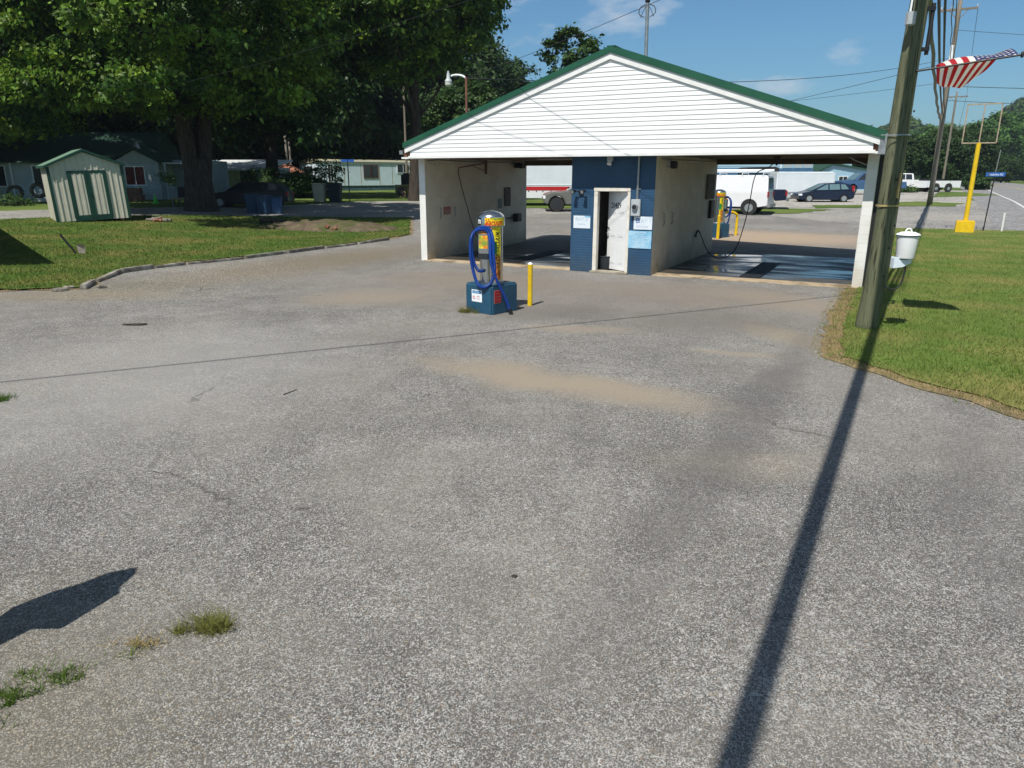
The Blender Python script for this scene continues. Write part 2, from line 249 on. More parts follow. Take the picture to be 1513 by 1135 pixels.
# wet slab: film of water with drier patches
def wet_mat():
    m = bpy.data.materials.new('wet concrete'); m.use_nodes = True; n = m.node_tree; b = n.nodes['Principled BSDF']; l = n.links.new
    t = n.nodes.new('ShaderNodeTexCoord'); mp = n.nodes.new('ShaderNodeMapping'); mp.inputs['Scale'].default_value = (.55, 1.6, 1); l(t.outputs['Object'], mp.inputs[0])
    z = n.nodes.new('ShaderNodeTexNoise'); z.inputs['Scale'].default_value = .9; z.inputs['Detail'].default_value = 7; z.inputs['Distortion'].default_value = .7; l(mp.outputs[0], z.inputs[0])
    r = n.nodes.new('ShaderNodeMapRange'); r.inputs[1].default_value = .36; r.inputs[2].default_value = .6; r.inputs[3].default_value = .05; r.inputs[4].default_value = .55; l(z.outputs[0], r.inputs[0]); l(r.outputs[0], b.inputs['Roughness'])
    c = n.nodes.new('ShaderNodeValToRGB'); c.color_ramp.elements[0].position = .35; c.color_ramp.elements[1].position = .62; c.color_ramp.elements[0].color = (.032, .027, .022, 1); c.color_ramp.elements[1].color = (.085, .075, .06, 1)
    l(z.outputs[0], c.inputs[0]); l(c.outputs[0], b.inputs['Base Color']); b.inputs['Specular IOR Level'].default_value = .5; b.inputs['IOR'].default_value = 1.4
    z2 = n.nodes.new('ShaderNodeTexNoise'); z2.inputs['Scale'].default_value = 5; z2.inputs['Detail'].default_value = 3; l(t.outputs['Object'], z2.inputs[0])
    bp = n.nodes.new('ShaderNodeBump'); bp.inputs['Strength'].default_value = .1; bp.inputs['Distance'].default_value = .01; l(z2.outputs[0], bp.inputs['Height']); l(bp.outputs[0], b.inputs['Normal'])
    return m
m_wet = wet_mat()

# ------------------------------------------------------------------ mesh helpers
class MB:
    def __init__(s): s.v = []; s.f = []
    def add(s, vs, fs):
        k = len(s.v); s.v += [tuple(q) for q in vs]; s.f += [tuple(i+k for i in f) for f in fs]; return s
    def box(s, x0, y0, z0, x1, y1, z1, T=None):
        vs = [(x, y, z) for z in (z0, z1) for y in (y0, y1) for x in (x0, x1)]
        if T is not None: vs = [T @ Vector(q) for q in vs]
        return s.add(vs, [(0, 2, 3, 1), (4, 5, 7, 6), (0, 1, 5, 4), (2, 6, 7, 3), (0, 4, 6, 2), (1, 3, 7, 5)])
    def bar(s, a, b, w, h=None, upv=(0, 0, 1)):
        a = Vector(a); b = Vector(b); d = (b-a).normalized(); h = h or w; upv = Vector(upv)
        if abs(d.dot(upv)) > .98: upv = Vector((1, 0, 0))
        x = d.cross(upv).normalized()*w/2; y = x.cross(d).normalized()*h/2
        vs = [a-x-y, a+x-y, a+x+y, a-x+y, b-x-y, b+x-y, b+x+y, b-x+y]
        return s.add(vs, [(3, 2, 1, 0), (4, 5, 6, 7), (0, 1, 5, 4), (1, 2, 6, 5), (2, 3, 7, 6), (3, 0, 4, 7)])
    def tube(s, pts, r, n=8, cap=True, smooth=0):
        pts = [Vector(q) for q in pts]
        if smooth:
            o = []
            for i in range(len(pts)-1):
                a, b, c, d = pts[max(i-1, 0)], pts[i], pts[i+1], pts[min(i+2, len(pts)-1)]
                for k in range(smooth):
                    t = k/smooth; o.append(.5*((2*b)+(c-a)*t+(2*a-5*b+4*c-d)*t*t+(3*b-a-3*c+d)*t**3))
            pts = o+[pts[-1]]
        rs = r if hasattr(r, '__len__') else [r]*len(pts)
        if len(rs) != len(pts): rs = [rs[0]+(rs[-1]-rs[0])*i/(len(pts)-1) for i in range(len(pts))]
        vs = []; x = None
        for i, q in enumerate(pts):
            d = (pts[min(i+1, len(pts)-1)]-pts[max(i-1, 0)]).normalized()
            if x is None: x = d.orthogonal().normalized()
            else:
                x = x-d*x.dot(d); x = x.normalized() if x.length > 1e-6 else d.orthogonal().normalized()
            y = d.cross(x)
            vs += [q+(x*math.cos(2*math.pi*k/n)+y*math.sin(2*math.pi*k/n))*rs[i] for k in range(n)]
        fs = [(i*n+k, i*n+(k+1) % n, (i+1)*n+(k+1) % n, (i+1)*n+k) for i in range(len(pts)-1) for k in range(n)]
        if cap: fs += [tuple(range(n-1, -1, -1)), tuple((len(pts)-1)*n+k for k in range(n))]
        return s.add(vs, fs)
    def cyl(s, a, b, r0, r1=None, n=16): return s.tube([a, b], [r0, r0 if r1 is None else r1], n)
    def lathe(s, prof, c=(0, 0, 0), n=32):
        vs = [(c[0]+r*math.cos(2*math.pi*k/n), c[1]+r*math.sin(2*math.pi*k/n), c[2]+z) for r, z in prof for k in range(n)]
        fs = [(i*n+k, i*n+(k+1) % n, (i+1)*n+(k+1) % n, (i+1)*n+k) for i in range(len(prof)-1) for k in range(n)]
        return s.add(vs, fs)
    def prism(s, poly, a, b, ax='y'):
        # poly: 2D points; extruded from a to b along ax. ax y: (x,z); ax x: (y,z); ax z: (x,y)
        f = {'y': lambda p, t: (p[0], t, p[1]), 'x': lambda p, t: (t, p[0], p[1]), 'z': lambda p, t: (p[0], p[1], t)}[ax]
        n = len(poly); vs = [f(p, a) for p in poly]+[f(p, b) for p in poly]
        return s.add(vs, [tuple(range(n)), tuple(range(2*n-1, n-1, -1))]+[(i, n+i, n+(i+1) % n, (i+1) % n) for i in range(n)])
    def poly(s, pts): return s.add(pts, [tuple(range(len(pts)))])
    def xf(s, T): s.v = [tuple(T @ Vector(q)) for q in s.v]; return s
    def mapv(s, f): s.v = [tuple(f(*q)) for q in s.v]; return s
    def build(s, name, m, parent=None, bevel=0, smooth=False, seg=2, label=None):
        me = bpy.data.meshes.new(name); me.from_pydata(s.v, [], s.f)
        bm = bmesh.new(); bm.from_mesh(me); bmesh.ops.recalc_face_normals(bm, faces=bm.faces)
        if bevel:
            ed = [e for e in bm.edges if len(e.link_faces) == 2 and e.calc_face_angle(0) > .5]
            bmesh.ops.bevel(bm, geom=ed, offset=bevel, segments=seg, affect='EDGES', clamp_overlap=True)
        bm.to_mesh(me); bm.free(); me.materials.append(m)
        if smooth:
            me.polygons.foreach_set('use_smooth', [True]*len(me.polygons))
            if smooth != 2: me.set_sharp_from_angle(angle=R(38))
            if smooth is True and bevel:
                for p in me.polygons:
                    if len(p.vertices) > 4 or p.area > .12: p.use_smooth = False
        o = bpy.data.objects.new(name, me); col.objects.link(o)
        if parent: o.parent = parent
        if label: o['label'] = label
        return o
def tag(o, label=None, cat=None, group=None, kind=None):
    for k, v in (('label', label), ('category', cat), ('group', group), ('kind', kind)):
        if v: o[k] = v
    return o
def thing(name, label, cat, loc=(0, 0, 0), rz=0, group=None):
    o = bpy.data.objects.new(name, None); col.objects.link(o); o.location = loc; o.rotation_euler = (0, 0, rz); o.empty_display_size = .2
    return tag(o, label, cat, group)
def copy_tree(o, parent=None):
    c = o.copy(); col.objects.link(c); c.parent = parent
    for ch in [k for k in bpy.data.objects if k.parent == o]: copy_tree(ch, c)
    return c
def struct(o): o['kind'] = 'structure'; return o
def npmesh(name, V, F, m, parent=None, k=4):
    me = bpy.data.meshes.new(name); nv, nf = len(V), len(F)
    me.vertices.add(nv); me.vertices.foreach_set('co', np.asarray(V, np.float32).ravel())
    me.loops.add(nf*k); me.loops.foreach_set('vertex_index', np.asarray(F, np.int32).ravel())
    me.polygons.add(nf); me.polygons.foreach_set('loop_start', np.arange(0, nf*k, k, dtype=np.int32)); me.update(calc_edges=True)
    me.materials.append(m); o = bpy.data.objects.new(name, me); col.objects.link(o)
    if parent: o.parent = parent
    return o
_tx = {}
def text2d(s, width=None, height=None, shear=0, bold=0):
    c = bpy.data.curves.new('t', 'FONT'); c.body = s; c.align_x = 'CENTER'; c.align_y = 'CENTER'; c.shear = shear; c.offset = bold; c.resolution_u = 3
    o = bpy.data.objects.new('t', c); col.objects.link(o); dg = bpy.context.evaluated_depsgraph_get(); me = bpy.data.meshes.new_from_object(o.evaluated_get(dg))
    vs = [tuple(v.co) for v in me.vertices]; fs = [tuple(p.vertices) for p in me.polygons]; bpy.data.objects.remove(o); bpy.data.meshes.remove(me); bpy.data.curves.remove(c)
    xs = [v[0] for v in vs]; ys = [v[1] for v in vs]; cx = (max(xs)+min(xs))/2; cy = (max(ys)+min(ys))/2
    w = max(xs)-min(xs); h = max(ys)-min(ys); sx = width/w if width else height/h; sy = height/h if height else sx
    return [((v[0]-cx)*sx, (v[1]-cy)*sy) for v in vs], fs
def lettering(s, f, m, parent, name='lettering', **k):
    vs, fs = text2d(s, **k); b = MB(); b.add([f(x, y) for x, y in vs], fs)
    me = bpy.data.meshes.new(name); me.from_pydata(b.v, [], b.f); me.materials.append(m); o = bpy.data.objects.new(name, me); col.objects.link(o); o.parent = parent; return o

# ------------------------------------------------------------------ terrain
def ss(a, b, x): t = min(1, max(0, (x-a)/(b-a))); return t*t*(3-2*t)
def T(x, y):
    z = 0
    if y > 22: z = .72*ss(20, 58, y)+.3*ss(50, 110, y)
    t = min(1, max(0, (-x-7)/16)); z += .45*t*t*(3-2*t)*ss(14, 30, y)*(1-ss(35, 70, y))
    return z
OX, OY, AZ = -2.716, 21.887, R(27.66)
ux, uy, vx, vy = math.cos(AZ), -math.sin(AZ), math.sin(AZ), math.cos(AZ)
def B(u, v, z=0): return (OX+ux*u+vx*v, OY+uy*u+vy*v, z)
def gnd(x, y, dz=0): return (x, y, T(x, y)+dz)

def drape(name, pts, m, dz, step=2, jag=0, seed=1, seg=None):
    if jag:
        rr = random.Random(seed); q = []
        for i, a in enumerate(pts):
            b = pts[(i+1) % len(pts)]; L_ = math.dist(a, b); k = max(1, int(L_/(seg or jag*2.5)))
            if L_ > 60: k = 1
            for j in range(k):
                t = j/k; o = rr.uniform(-jag, jag) if j else 0; nx, ny = -(b[1]-a[1])/L_, (b[0]-a[0])/L_; q.append((a[0]+(b[0]-a[0])*t+nx*o, a[1]+(b[1]-a[1])*t+ny*o))
        pts = q
    bm = bmesh.new(); bm.faces.new([bm.verts.new((x, y, 0)) for x, y in pts])
    xs = [p[0] for p in pts]; ys = [p[1] for p in pts]
    for lo, hi, no, ax in ((min(xs), max(xs), (1, 0, 0), 0), (min(ys), max(ys), (0, 1, 0), 1)):
        k = math.floor(lo/step)*step+step
        while k < hi:
            if -60 < k < 130:
                co = [0, 0, 0]; co[ax] = k
                bmesh.ops.bisect_plane(bm, geom=bm.verts[:]+bm.edges[:]+bm.faces[:], plane_co=co, plane_no=no, dist=1e-5)
            k += step
    for v in bm.verts: v.co.z = T(v.co.x, v.co.y)+dz
    bmesh.ops.triangulate(bm, faces=bm.faces); bmesh.ops.recalc_face_normals(bm, faces=bm.faces)
    for f in bm.faces:
        if f.normal.z < 0: f.normal_flip()
    me = bpy.data.meshes.new(name); bm.to_mesh(me); bm.free(); me.materials.append(m); o = bpy.data.objects.new(name, me); col.objects.link(o); return struct(o)
def ground():
    ax = [-3000, -1200, -500, -200, -100]+list(range(-60, 131, 2))+[200, 400, 900, 2000, 4000]; ay = [-3000, -800, -200, -80]+list(range(-60, 131, 2))+[200, 400, 900, 2000, 5000]
    V = [(x, y, T(x, y)) for y in ay for x in ax]; n = len(ax)
    F = [(j*n+i, j*n+i+1, (j+1)*n+i+1, (j+1)*n+i) for j in range(len(ay)-1) for i in range(n-1)]
    b = MB(); b.v = V; b.f = [t for q in F for t in ((q[0], q[1], q[2]), (q[0], q[2], q[3]))]; return struct(b.build('ground', m_grassF))
ground()
def BB(u, v): return B(u, v)[:2]
lot = [(-12, 17.2), (-12, 19.5), (-10.5, 21.7), (-9.3, 23.2), (-7.6, 26.1), (-6, 29), (-5.5, 31), (-6.2, 38.4), (-.5, 41.2), (3.4, 41.6), (13.5, 40.8), (19.5, 38.5), BB(13.2, 19.2), BB(13.2, -1), (7.5, 12.6), (6.6, 9.9), (7.2, 7.0), (8, 3), (8.5, -4), (8.5, -40), (-35, -40), (-35, 10), (-15, 17.6)]
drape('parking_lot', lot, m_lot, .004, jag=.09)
drape('side_street', [(-60, 10), (-40, 23.5), (-22, 31.4), (-19.2, 34.4), (-15.4, 36.7), (-10, 38.2), (-5.0, 38.6), (-2, 40.5), (3.2, 41.1), (13.6, 40.3), (17.2, 33.2), (22.4, 31.8), (30, 31), (36, 44), (34, 57), (30.5, 49), (26, 47.5), (21.5, 47), (14.5, 46), (2, 45), (-2, 50), (-7.5, 53.5), (-10.5, 52.3), (-13.4, 46.2), (-16.5, 42.6), (-22, 38.2), (-40, 29.6), (-60, 16)], m_street, .008, jag=.12, seed=3)
drape('gravel_yard', [(14.5, 46), (21.5, 47), (26, 47.5), (30.5, 49), (33, 54), (46, 75), (51, 84), (40, 86), (30, 80), (15, 66), (12, 50)], m_gravel, .012, jag=.2, seed=5)
# highway with its edge line
hd = Vector((.4985, .8669)); hn = Vector((.8669, -.4985)); h0 = Vector((32.13, 46.63))
def hw(s, o): q = h0+hd*s+hn*o; return (q.x, q.y)
drape('highway', [hw(-90, -2.3), hw(-8, -2.3), hw(40, -2.6), hw(500, -3), hw(500, 8.5), hw(-90, 8.5)], m_road, .016)
drape('edge_line', [hw(-14, -.07), hw(60, -.08), hw(500, -.1), hw(500, .1), hw(60, .08), hw(-14, .08)], m_lineP, .021)
drape('centre_line', [hw(-14, 3.5), hw(500, 3.5), hw(500, 3.64), hw(-14, 3.64)], mat('yellow road line', (.5, .38, .08), .7), .021)
# lawns
lawnR = [(7.9, 16.45), (6.0, 12.8), (4.95, 10.6), (4.62, 9.85), (4.8, 9.3), (5.3, 8.1), (5.65, 7.15), (6.1, 6), (6.6, 3), (7, -6), (16, -6), (17, 12), (22.4, 31.7), (20, 32.4), (17.1, 33.0), BB(12.3, 18.9), BB(12.03, 8), BB(12.03, 0)]
lawnL = [(-9.6, 16.1), (-10.42, 18.95), (-9.6, 20.75), (-8.4, 22.3), (-6.7, 25.25), (-4.9, 28.25), (-4.2, 30), (-5.3, 38.2), (-10, 37.9), (-15.4, 36.4), (-19.2, 34.1), (-22, 31.1), (-40, 23.2), (-60, 9.5), (-40, 8), (-14.6, 16.7), (-11.5, 15.7)]
def grow(poly, d):
    c = Vector((sum(p[0] for p in poly)/len(poly), sum(p[1] for p in poly)/len(poly))); a = sum(poly[i][0]*poly[(i+1) % len(poly)][1]-poly[(i+1) % len(poly)][0]*poly[i][1] for i in range(len(poly))); s = 1 if a > 0 else -1; o = []
    for i, p in enumerate(poly):
        q = Vector(poly[i-1]); r = Vector(poly[(i+1) % len(poly)]); e = (r-q).normalized(); n = Vector((e.y, -e.x))*s; o.append((p[0]+n.x*d, p[1]+n.y*d))
    return o
drape('dirt_edge', grow(lawnR, .28), m_straw, .014, jag=.07, seg=.22, seed=8)
drape('dirt_edge_left', grow(lawnL, .14), m_straw, .012, jag=.08, seg=.3, seed=9)
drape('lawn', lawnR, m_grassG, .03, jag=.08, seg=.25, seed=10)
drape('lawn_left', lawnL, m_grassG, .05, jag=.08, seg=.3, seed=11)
for i, pl in enumerate([[(24.5, 47.5), (28.4, 47.6), (31, 51), (29, 53.5), (26.5, 52)], [(2, 45.2), (-1.5, 46), (-1, 49.5), (5, 49), (8, 46)], [(11.5, 41.6), (15.5, 41.3), (19.3, 44.3), (17, 45.2), (13, 44.2)], [(-20, 43), (-14, 47), (-11, 53.5), (-7.6, 54.5), (-6, 80), (-30, 80)], [(35, 62), (44, 77), (47, 78), (44.5, 68)], [(18.6, 45.6), (22.4, 46.2), (24, 48.6), (19.5, 48.6)]]):
    drape('grass_patch', pl, m_grassF, .03, jag=.25, seed=20+i)
# grass blades (uncountable)
def inpoly(X, Y, poly):
    c = np.zeros(len(X), bool); n = len(poly)
    for i in range(n):
        x1, y1 = poly[i]; x2, y2 = poly[(i+1) % n]
        k = ((y1 > Y) != (y2 > Y)) & (X < (x2-x1)*(Y-y1)/((y2-y1) if y2 != y1 else 1e-9)+x1); c ^= k
    return c
vT = np.vectorize(T)
def blades(name, poly, n, box, h, w, m, dz, wfun=None):
    X = rng.uniform(box[0], box[1], n*4); Y = rng.uniform(box[2], box[3], n*4)
    k = inpoly(X, Y, poly)
    if wfun is not None: k &= rng.random(n*4) < wfun(X, Y)
    X, Y = X[k][:n], Y[k][:n]; n = len(X); Z = vT(X, Y)+dz; a = rng.uniform(0, 2*np.pi, n); hh = h*rng.uniform(.5, 1.3, n)
    ww = w*rng.uniform(.6, 1.3, n); lx, ly = rng.normal(0, .45, n)*hh, rng.normal(0, .45, n)*hh
    V = np.stack([np.stack([X-np.cos(a)*ww, Y-np.sin(a)*ww, Z], 1), np.stack([X+np.cos(a)*ww, Y+np.sin(a)*ww, Z], 1), np.stack([X+lx, Y+ly, Z+hh], 1)], 1).reshape(-1, 3)
    o = npmesh(name, V, np.arange(n*3).reshape(-1, 3), m, k=3); o['kind'] = 'stuff'; return tag(o, 'short mown green grass of the lawn' if 'dry' not in name else 'dry straw coloured grass along the lawn edge', 'grass')
near = lambda X, Y: np.clip(11.0/np.hypot(X, Y), .12, 1)**1.6
m_bladeR = mat('right lawn blades', (.085, .15, .022), .75, c2=(.17, .25, .05), scale=1.6, detail=8, island=.35, c3=(.27, .25, .085), scale3=.7, trans=.3, spec=.15, lo=.3, hi=.7)  # brighter colours than the left lawn's blades
m_grassR = mat('right lawn thatch', (.075, .125, .024), .95, c2=(.145, .2, .05), scale=1.3, detail=10, c3=(.22, .2, .07), scale3=.55, bump=.6, bscale=40, spec=.1, lo=.3, hi=.72)  # brighter colours than the left lawn's thatch
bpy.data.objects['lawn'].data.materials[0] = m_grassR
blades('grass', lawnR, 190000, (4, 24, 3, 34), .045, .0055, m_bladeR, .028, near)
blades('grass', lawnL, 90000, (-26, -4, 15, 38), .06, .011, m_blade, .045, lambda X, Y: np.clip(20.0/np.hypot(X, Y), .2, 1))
edge = grow(lawnR, .42); inner = grow(lawnR, -.25)
mid_ = grow(lawnR, .22)
def edgew(X, Y): return np.where(inpoly(X, Y, inner), 0.0, np.where(inpoly(X, Y, mid_), 1.0, .22))
blades('grass', edge, 9000, (3.8, 8.5, 3, 17), .05, .005, m_bladeR, .012, edgew)
blades('dry_grass', edge, 30000, (3.8, 8.5, 3, 17), .035, .004, m_strawb, .012, edgew)
edl = grow(lawnL, .1); inl = grow(lawnL, -.3)
blades('dry_grass', edl, 9000, (-12, -4, 15, 30), .05, .007, m_strawb, .02, lambda X, Y: np.where(inpoly(X, Y, inl), .02, 1.0))

# ------------------------------------------------------------------ car wash
cw = thing('car_wash', 'white two bay car wash with green metal roof and blue brick equipment room', 'car wash', (OX, OY, 0), -AZ)
H, DEP, FV = 2.96, 6.6, -.62
TH = .203; UB0, UB1, UR0, UR1 = 4.89, 7.118, 11.79, 12.0
BV = -.145
MB().box(0, 0, 0, TH, DEP, H).build('wall', m_wall_y, cw, bevel=.008)
MB().box(-.004, -.004, 0, TH+.002, .02, H).build('wall_end', mat('white jamb paint', (.8, .8, .78), .5, c2=(.7, .68, .62), scale=3), cw)
MB().box(UR0, 0, 0, UR1, DEP, H).build('wall', m_wall_y, cw, bevel=.008)
MB().box(UR0-.003, -.012, .0, UR1+.003, .0, H).build('wall_end', m_wall_x, cw)
# equipment room: outer skins, hollow so that the open door shows the dark inside
MB().box(UB0, BV+.16, 0, UB0+.15, DEP, H).build('wall', m_wall_y, cw)
MB().box(UB1-.15, BV+.002, 0, UB1, DEP, H).build('wall', m_wall_y, cw)
MB().box(UB0+.15, DEP-.15, 0, UB1-.15, DEP-.002, H).build('wall', m_wall_x, cw)
D0, D1, DH = 5.63, 6.43, 2.07
fb = MB(); fb.box(UB0, BV, 0, D0-.1, BV+.15, H); fb.box(D1+.06, BV, 0, UB1-.151, BV+.15, H); fb.box(D0-.1, BV, DH+.08, D1+.06, BV+.15, H)
fb.build('front_wall', m_blue_x, cw)
MB().box(UB1-.15, BV-.003, 0, UB1+.003, BV+.0015, H).build('front_wall', m_blue_x, cw)
fr = MB(); fr.box(D0-.1, BV-.022, 0, D0, BV+.14, DH); fr.box(D1, BV-.022, 0, D1+.07, BV+.14, DH); fr.box(D0-.11, BV-.024, DH, D1+.07, BV+.138, DH+.09); fr.build('door_frame', m_creamtrim, cw, bevel=.008)
MB().box(D0-.14, BV-.12, 0, D1+.1, BV+.2, .055).build('door_step', m_conc, cw, bevel=.012)
# open door, hinged on the right jamb and swung inward
door = bpy.data.objects.new('door', None)
dm = MB(); W = .80
dm.box(-W, 0, .07, 0, .04, DH-.01)
for x0, x1 in ((-W+.11, -W/2-.05), (-W/2+.05, -.11)):
    for z0, z1 in ((.22, .78), (.92, 1.42), (1.52, 1.9)): 
        dm.box(x0, -.006, z0, x1, -.0001, z1); dm.box(x0+.035, -.011, z0+.035, x1-.035, -.006, z1-.035)
bpy.data.objects.remove(door)
door = dm.build('door', mat('clean white door paint', (.82, .83, .83), .4, c2=(.78, .79, .79), scale=2), cw, bevel=.003); door.location = (D1-.005, BV+.03, 0); door.rotation_euler = (0, 0, R(-33))
hd_ = MB(); hd_.cyl((-W+.07, -.012, 1.0), (-W+.07, -.05, 1.0), .012, n=8); hd_.cyl((-W+.07, -.05, 1.0), (-W+.07, -.075, 1.0), .03, .026, 12); hd_.build('handle', m_steel, door, smooth=True); MB().cyl((-W+.07, -.012, 1.13), (-W+.07, -.03, 1.13), .028, n=12).build('deadbolt', m_steel, door, smooth=True)
lettering('20439', lambda x, y: (-.46+x, -.013, 1.72+y), m_ink, door, 'house_number', width=.42, height=.14, bold=.012)
# interior shelf and tub in the dark room
it = thing('plastic_tub', 'dark blue plastic tub on the floor behind the ajar white door', 'tub', B(5.72, .32, .03))
MB().lathe([(.0, 0), (.15, 0), (.18, .34), (.195, .35), (.19, .37), (.165, .35), (.14, .03)]).build('tub_body', m_bindark, it, smooth=True)
# gable: lapped siding boards
pu, pz, e0, e1 = 6.02, 5.16, .16, 11.9; ez = 3.17
GB = 2.93
def roofz(u): return pz-(pz-ez)*abs(u-pu)/(pu-e0)
sb = MB(); k = 0; z = GB+.05; bh = .103
while z < pz-.03:
    z1 = min(z+bh, pz-.01)
    def span(zz):
        if zz <= ez: return e0, 2*pu-e0
        t = (pz-zz)/(pz-ez)*(pu-e0); return pu-t, pu+t
    a0, a1 = span(z); b0, b1 = span(z1)
    y0, y1 = FV-.016, FV-.003
    sb.add([(a0, y0, z), (a1, y0, z), (b1, y1, z1), (b0, y1, z1), (a0, FV+.01, z), (a1, FV+.01, z), (b1, FV+.01, z1), (b0, FV+.01, z1)], [(0, 1, 2, 3), (4, 7, 6, 5), (0, 4, 5, 1), (0, 3, 7, 4), (1, 5, 6, 2), (3, 2, 6, 7)]); z = z1
sb.build('gable_siding', m_siding, cw)
MB().prism([(e0, GB+.05), (2*pu-e0, GB+.05), (2*pu-e0, ez), (pu, pz), (e0, ez)], FV+.012, FV+.06, 'y').build('gable_sheathing', m_soffit, cw)
MB().box(e0-.05, FV-.04, GB-.02, 2*pu-e0+.05, FV+.08, GB+.05).build('gable_skirt', m_white, cw, bevel=.005)
def rake(u0, z0, u1, z1, t0, t1, y0, y1, name, m, bev=.004):
    return MB().prism([(u0, z0+t0), (u1, z1+t0), (u1, z1+t1), (u0, z0+t1)], y0, y1, 'y').build(name, m, cw, bevel=bev)
EU0, EU1 = .0, 2*pu; zz0 = pz-(pz-ez)*(pu-EU0)/(pu-e0)
rake(EU0, zz0, pu, pz, -.06, .10, FV-.052, FV-.015, 'rake_board', m_white); rake(pu, pz, EU1, zz0, -.06, .10, FV-.052, FV-.015, 'rake_board', m_white)
rake(EU0-.04, zz0-.013, pu, pz, .085, .225, FV-.085, FV-.055, 'roof_edge_trim', m_green); rake(pu, pz, EU1+.04, zz0-.013, .085, .225, FV-.085, FV-.055, 'roof_edge_trim', m_green)
# roof slabs and ribs
rf = MB(); VR0, VR1 = FV-.054, DEP+.6
for sgn in (-1, 1):
    ue = EU0-.06 if sgn < 0 else EU1+.06; ze = zz0-.02
    rf.add([(ue, VR0, ze+.10), (pu, VR0, pz+.10), (pu, VR1, pz+.10), (ue, VR1, ze+.10), (ue, VR0, ze+.22), (pu, VR0, pz+.22), (pu, VR1, pz+.22), (ue, VR1, ze+.22)], [(0, 1, 2, 3), (4, 7, 6, 5), (0, 4, 5, 1), (1, 5, 6, 2), (2, 6, 7, 3), (3, 7, 4, 0)])
    n_ = 18
    for i in range(n_):
        y = VR0+.1+(VR1-VR0-.2)*i/(n_-1); rf.bar((ue, y, ze+.235), (pu, y, pz+.235), .04, .03)
rf.bar((pu, VR0+.02, pz+.225), (pu, VR1, pz+.225), .2, .03); rf.build('roof', m_green, cw)
# eave returns, gutter, boxed soffit, ceilings
for u0, u1 in ((-.13, .17), (11.87, 12.16)):
    b = MB(); b.box(u0, FV-.03, GB-.03, u1, FV+.4, GB+.02); b.prism([(u0+.1, GB+.2), (u1, GB+.2), (u1, GB+.3), (u0+.1, GB+.24)] if u0 < 0 else [(u0, GB+.2), (u1-.1, GB+.2), (u1-.1, GB+.24), (u0, GB+.3)], FV-.028, FV+.0, 'y'); b.build('eave_return', m_white, cw, bevel=.004)
    MB().box(u0+.02, FV+.04, GB+.02, u1-.02, FV+.38, GB+.22).build('eave_block', m_rust, cw)
for u0, u1, ub in ((-.19, -.07, -.08), (12.1, 12.2, 12.11)):
    g = MB(); g.box(u0, FV-.05, 3.02, u1, DEP+.5, 3.13); g.build('gutter', m_galv, cw, bevel=.01)
MB().box(11.98, FV-.06, 2.88, 12.2, FV+.02, 3.3).build('gutter_end_box', m_galv, cw, bevel=.015)
MB().box(12.01, .12, 0, 12.1, .22, 2.98).build('downspout', m_dark, cw, bevel=.012)
MB().box(-.05, FV+.081, H, 12.09, DEP+.5, H+.03).build('ceiling', m_soffit, cw)
for ua, ub_ in ((TH, UB0), (UB1, UR0)):
    bm_ = MB(); bm_.box(ua, DEP-.12, H-.16, ub_, DEP, H-.001)
    bm_.build('rear_header', m_soffit, cw)
    for v in np.arange(.6, DEP-.3, 1.2): MB().box(ua, v, H-.012, ub_, v+.04, H-.001).build('ceiling_batten', m_soffit, cw)
MB().prism([(e0, H+.03), (2*pu-e0, H+.03), (2*pu-e0, ez), (pu, pz), (e0, ez)], DEP+.4, DEP+.45, 'y').build('rear_gable', m_siding, cw)
# pipes along the wall heads and junction clutter
pp = MB(); pp.tube([(TH+.05, .1, 2.86), (TH+.06, .6, 2.9), (TH+.05, 1.5, 2.88), (TH+.05, 6.2, 2.88)], .014, 6); pp.tube([(TH+.04, .06, 2.84), (TH+.3, .15, 2.72), (TH+.36, .2, 2.6)], .012, 6); pp.tube([(TH+.34, .2, 2.74), (TH+.5, .15, 2.82)], .008, 6)
pp.tube([(UB1+.04, .2, 2.86), (UB1+.04, 6.3, 2.86)], .014, 6); pp.tube([(UR0-.04, .25, 2.7), (UR0-.25, .3, 2.78), (UR0-.4, .32, 2.86)], .012, 6); pp.tube([(6.0, 1.2, 2.9), (3.2, 1.3, 2.9)], .012, 6)
pp.build('pipework', m_galv, cw, smooth=True)
# floors
def bayfloor(u0, u1, name):
    o = MB().box(u0, .42, -.02, u1, DEP+.05, .022).build(name, m_wet); o.location = (OX, OY, 0); o.rotation_euler = (0, 0, -AZ); struct(o)
bayfloor(TH+.002, UB0-.002, 'bay_floor_left'); bayfloor(UB1+.002, UR0-.002, 'bay_floor')
for (u0, u1, v0) in ((TH-.1, UB0-.003, -.1), (UB1+.003, UR1, -.1)):
    b = MB(); rr = random.Random(3); n = 26; pts = [(u0, .415), (u1, .415)]+[(u1+(u0-u1)*i/n, v0+rr.uniform(-.06, .05)) for i in range(n+1)]
    o = b.prism(pts, -.01, .024, 'z').build('apron', m_apron); o.location = (OX, OY, 0); o.rotation_euler = (0, 0, -AZ); struct(o)
def grate(u0, u1, v0, v1, sk, label):
    t = thing('drain_grate', label, 'drain grate', (OX, OY, 0), -AZ, 'drain grates in the wash bays')
    b = MB(); b.prism([(u0, v0), (u1, v0), (u1+sk, v1), (u0+sk, v1)], .0235, .028, 'z'); b.build('grate_pit', m_dark, t)
    g = MB(); n = int((v1-v0)/.06)
    for i in range(n): v = v0+.03+i*.06; s_ = sk*(v-v0)/(v1-v0); g.box(u0+s_, v-.012, .029, u1+s_, v+.012, .036)
    for k in (0, .5, 1): g.bar((u0+(u1-u0)*k, v0, .037), (u0+(u1-u0)*k+sk, v1, .037), .02, .012)
    g.build('grate_bars', m_bindark, t)
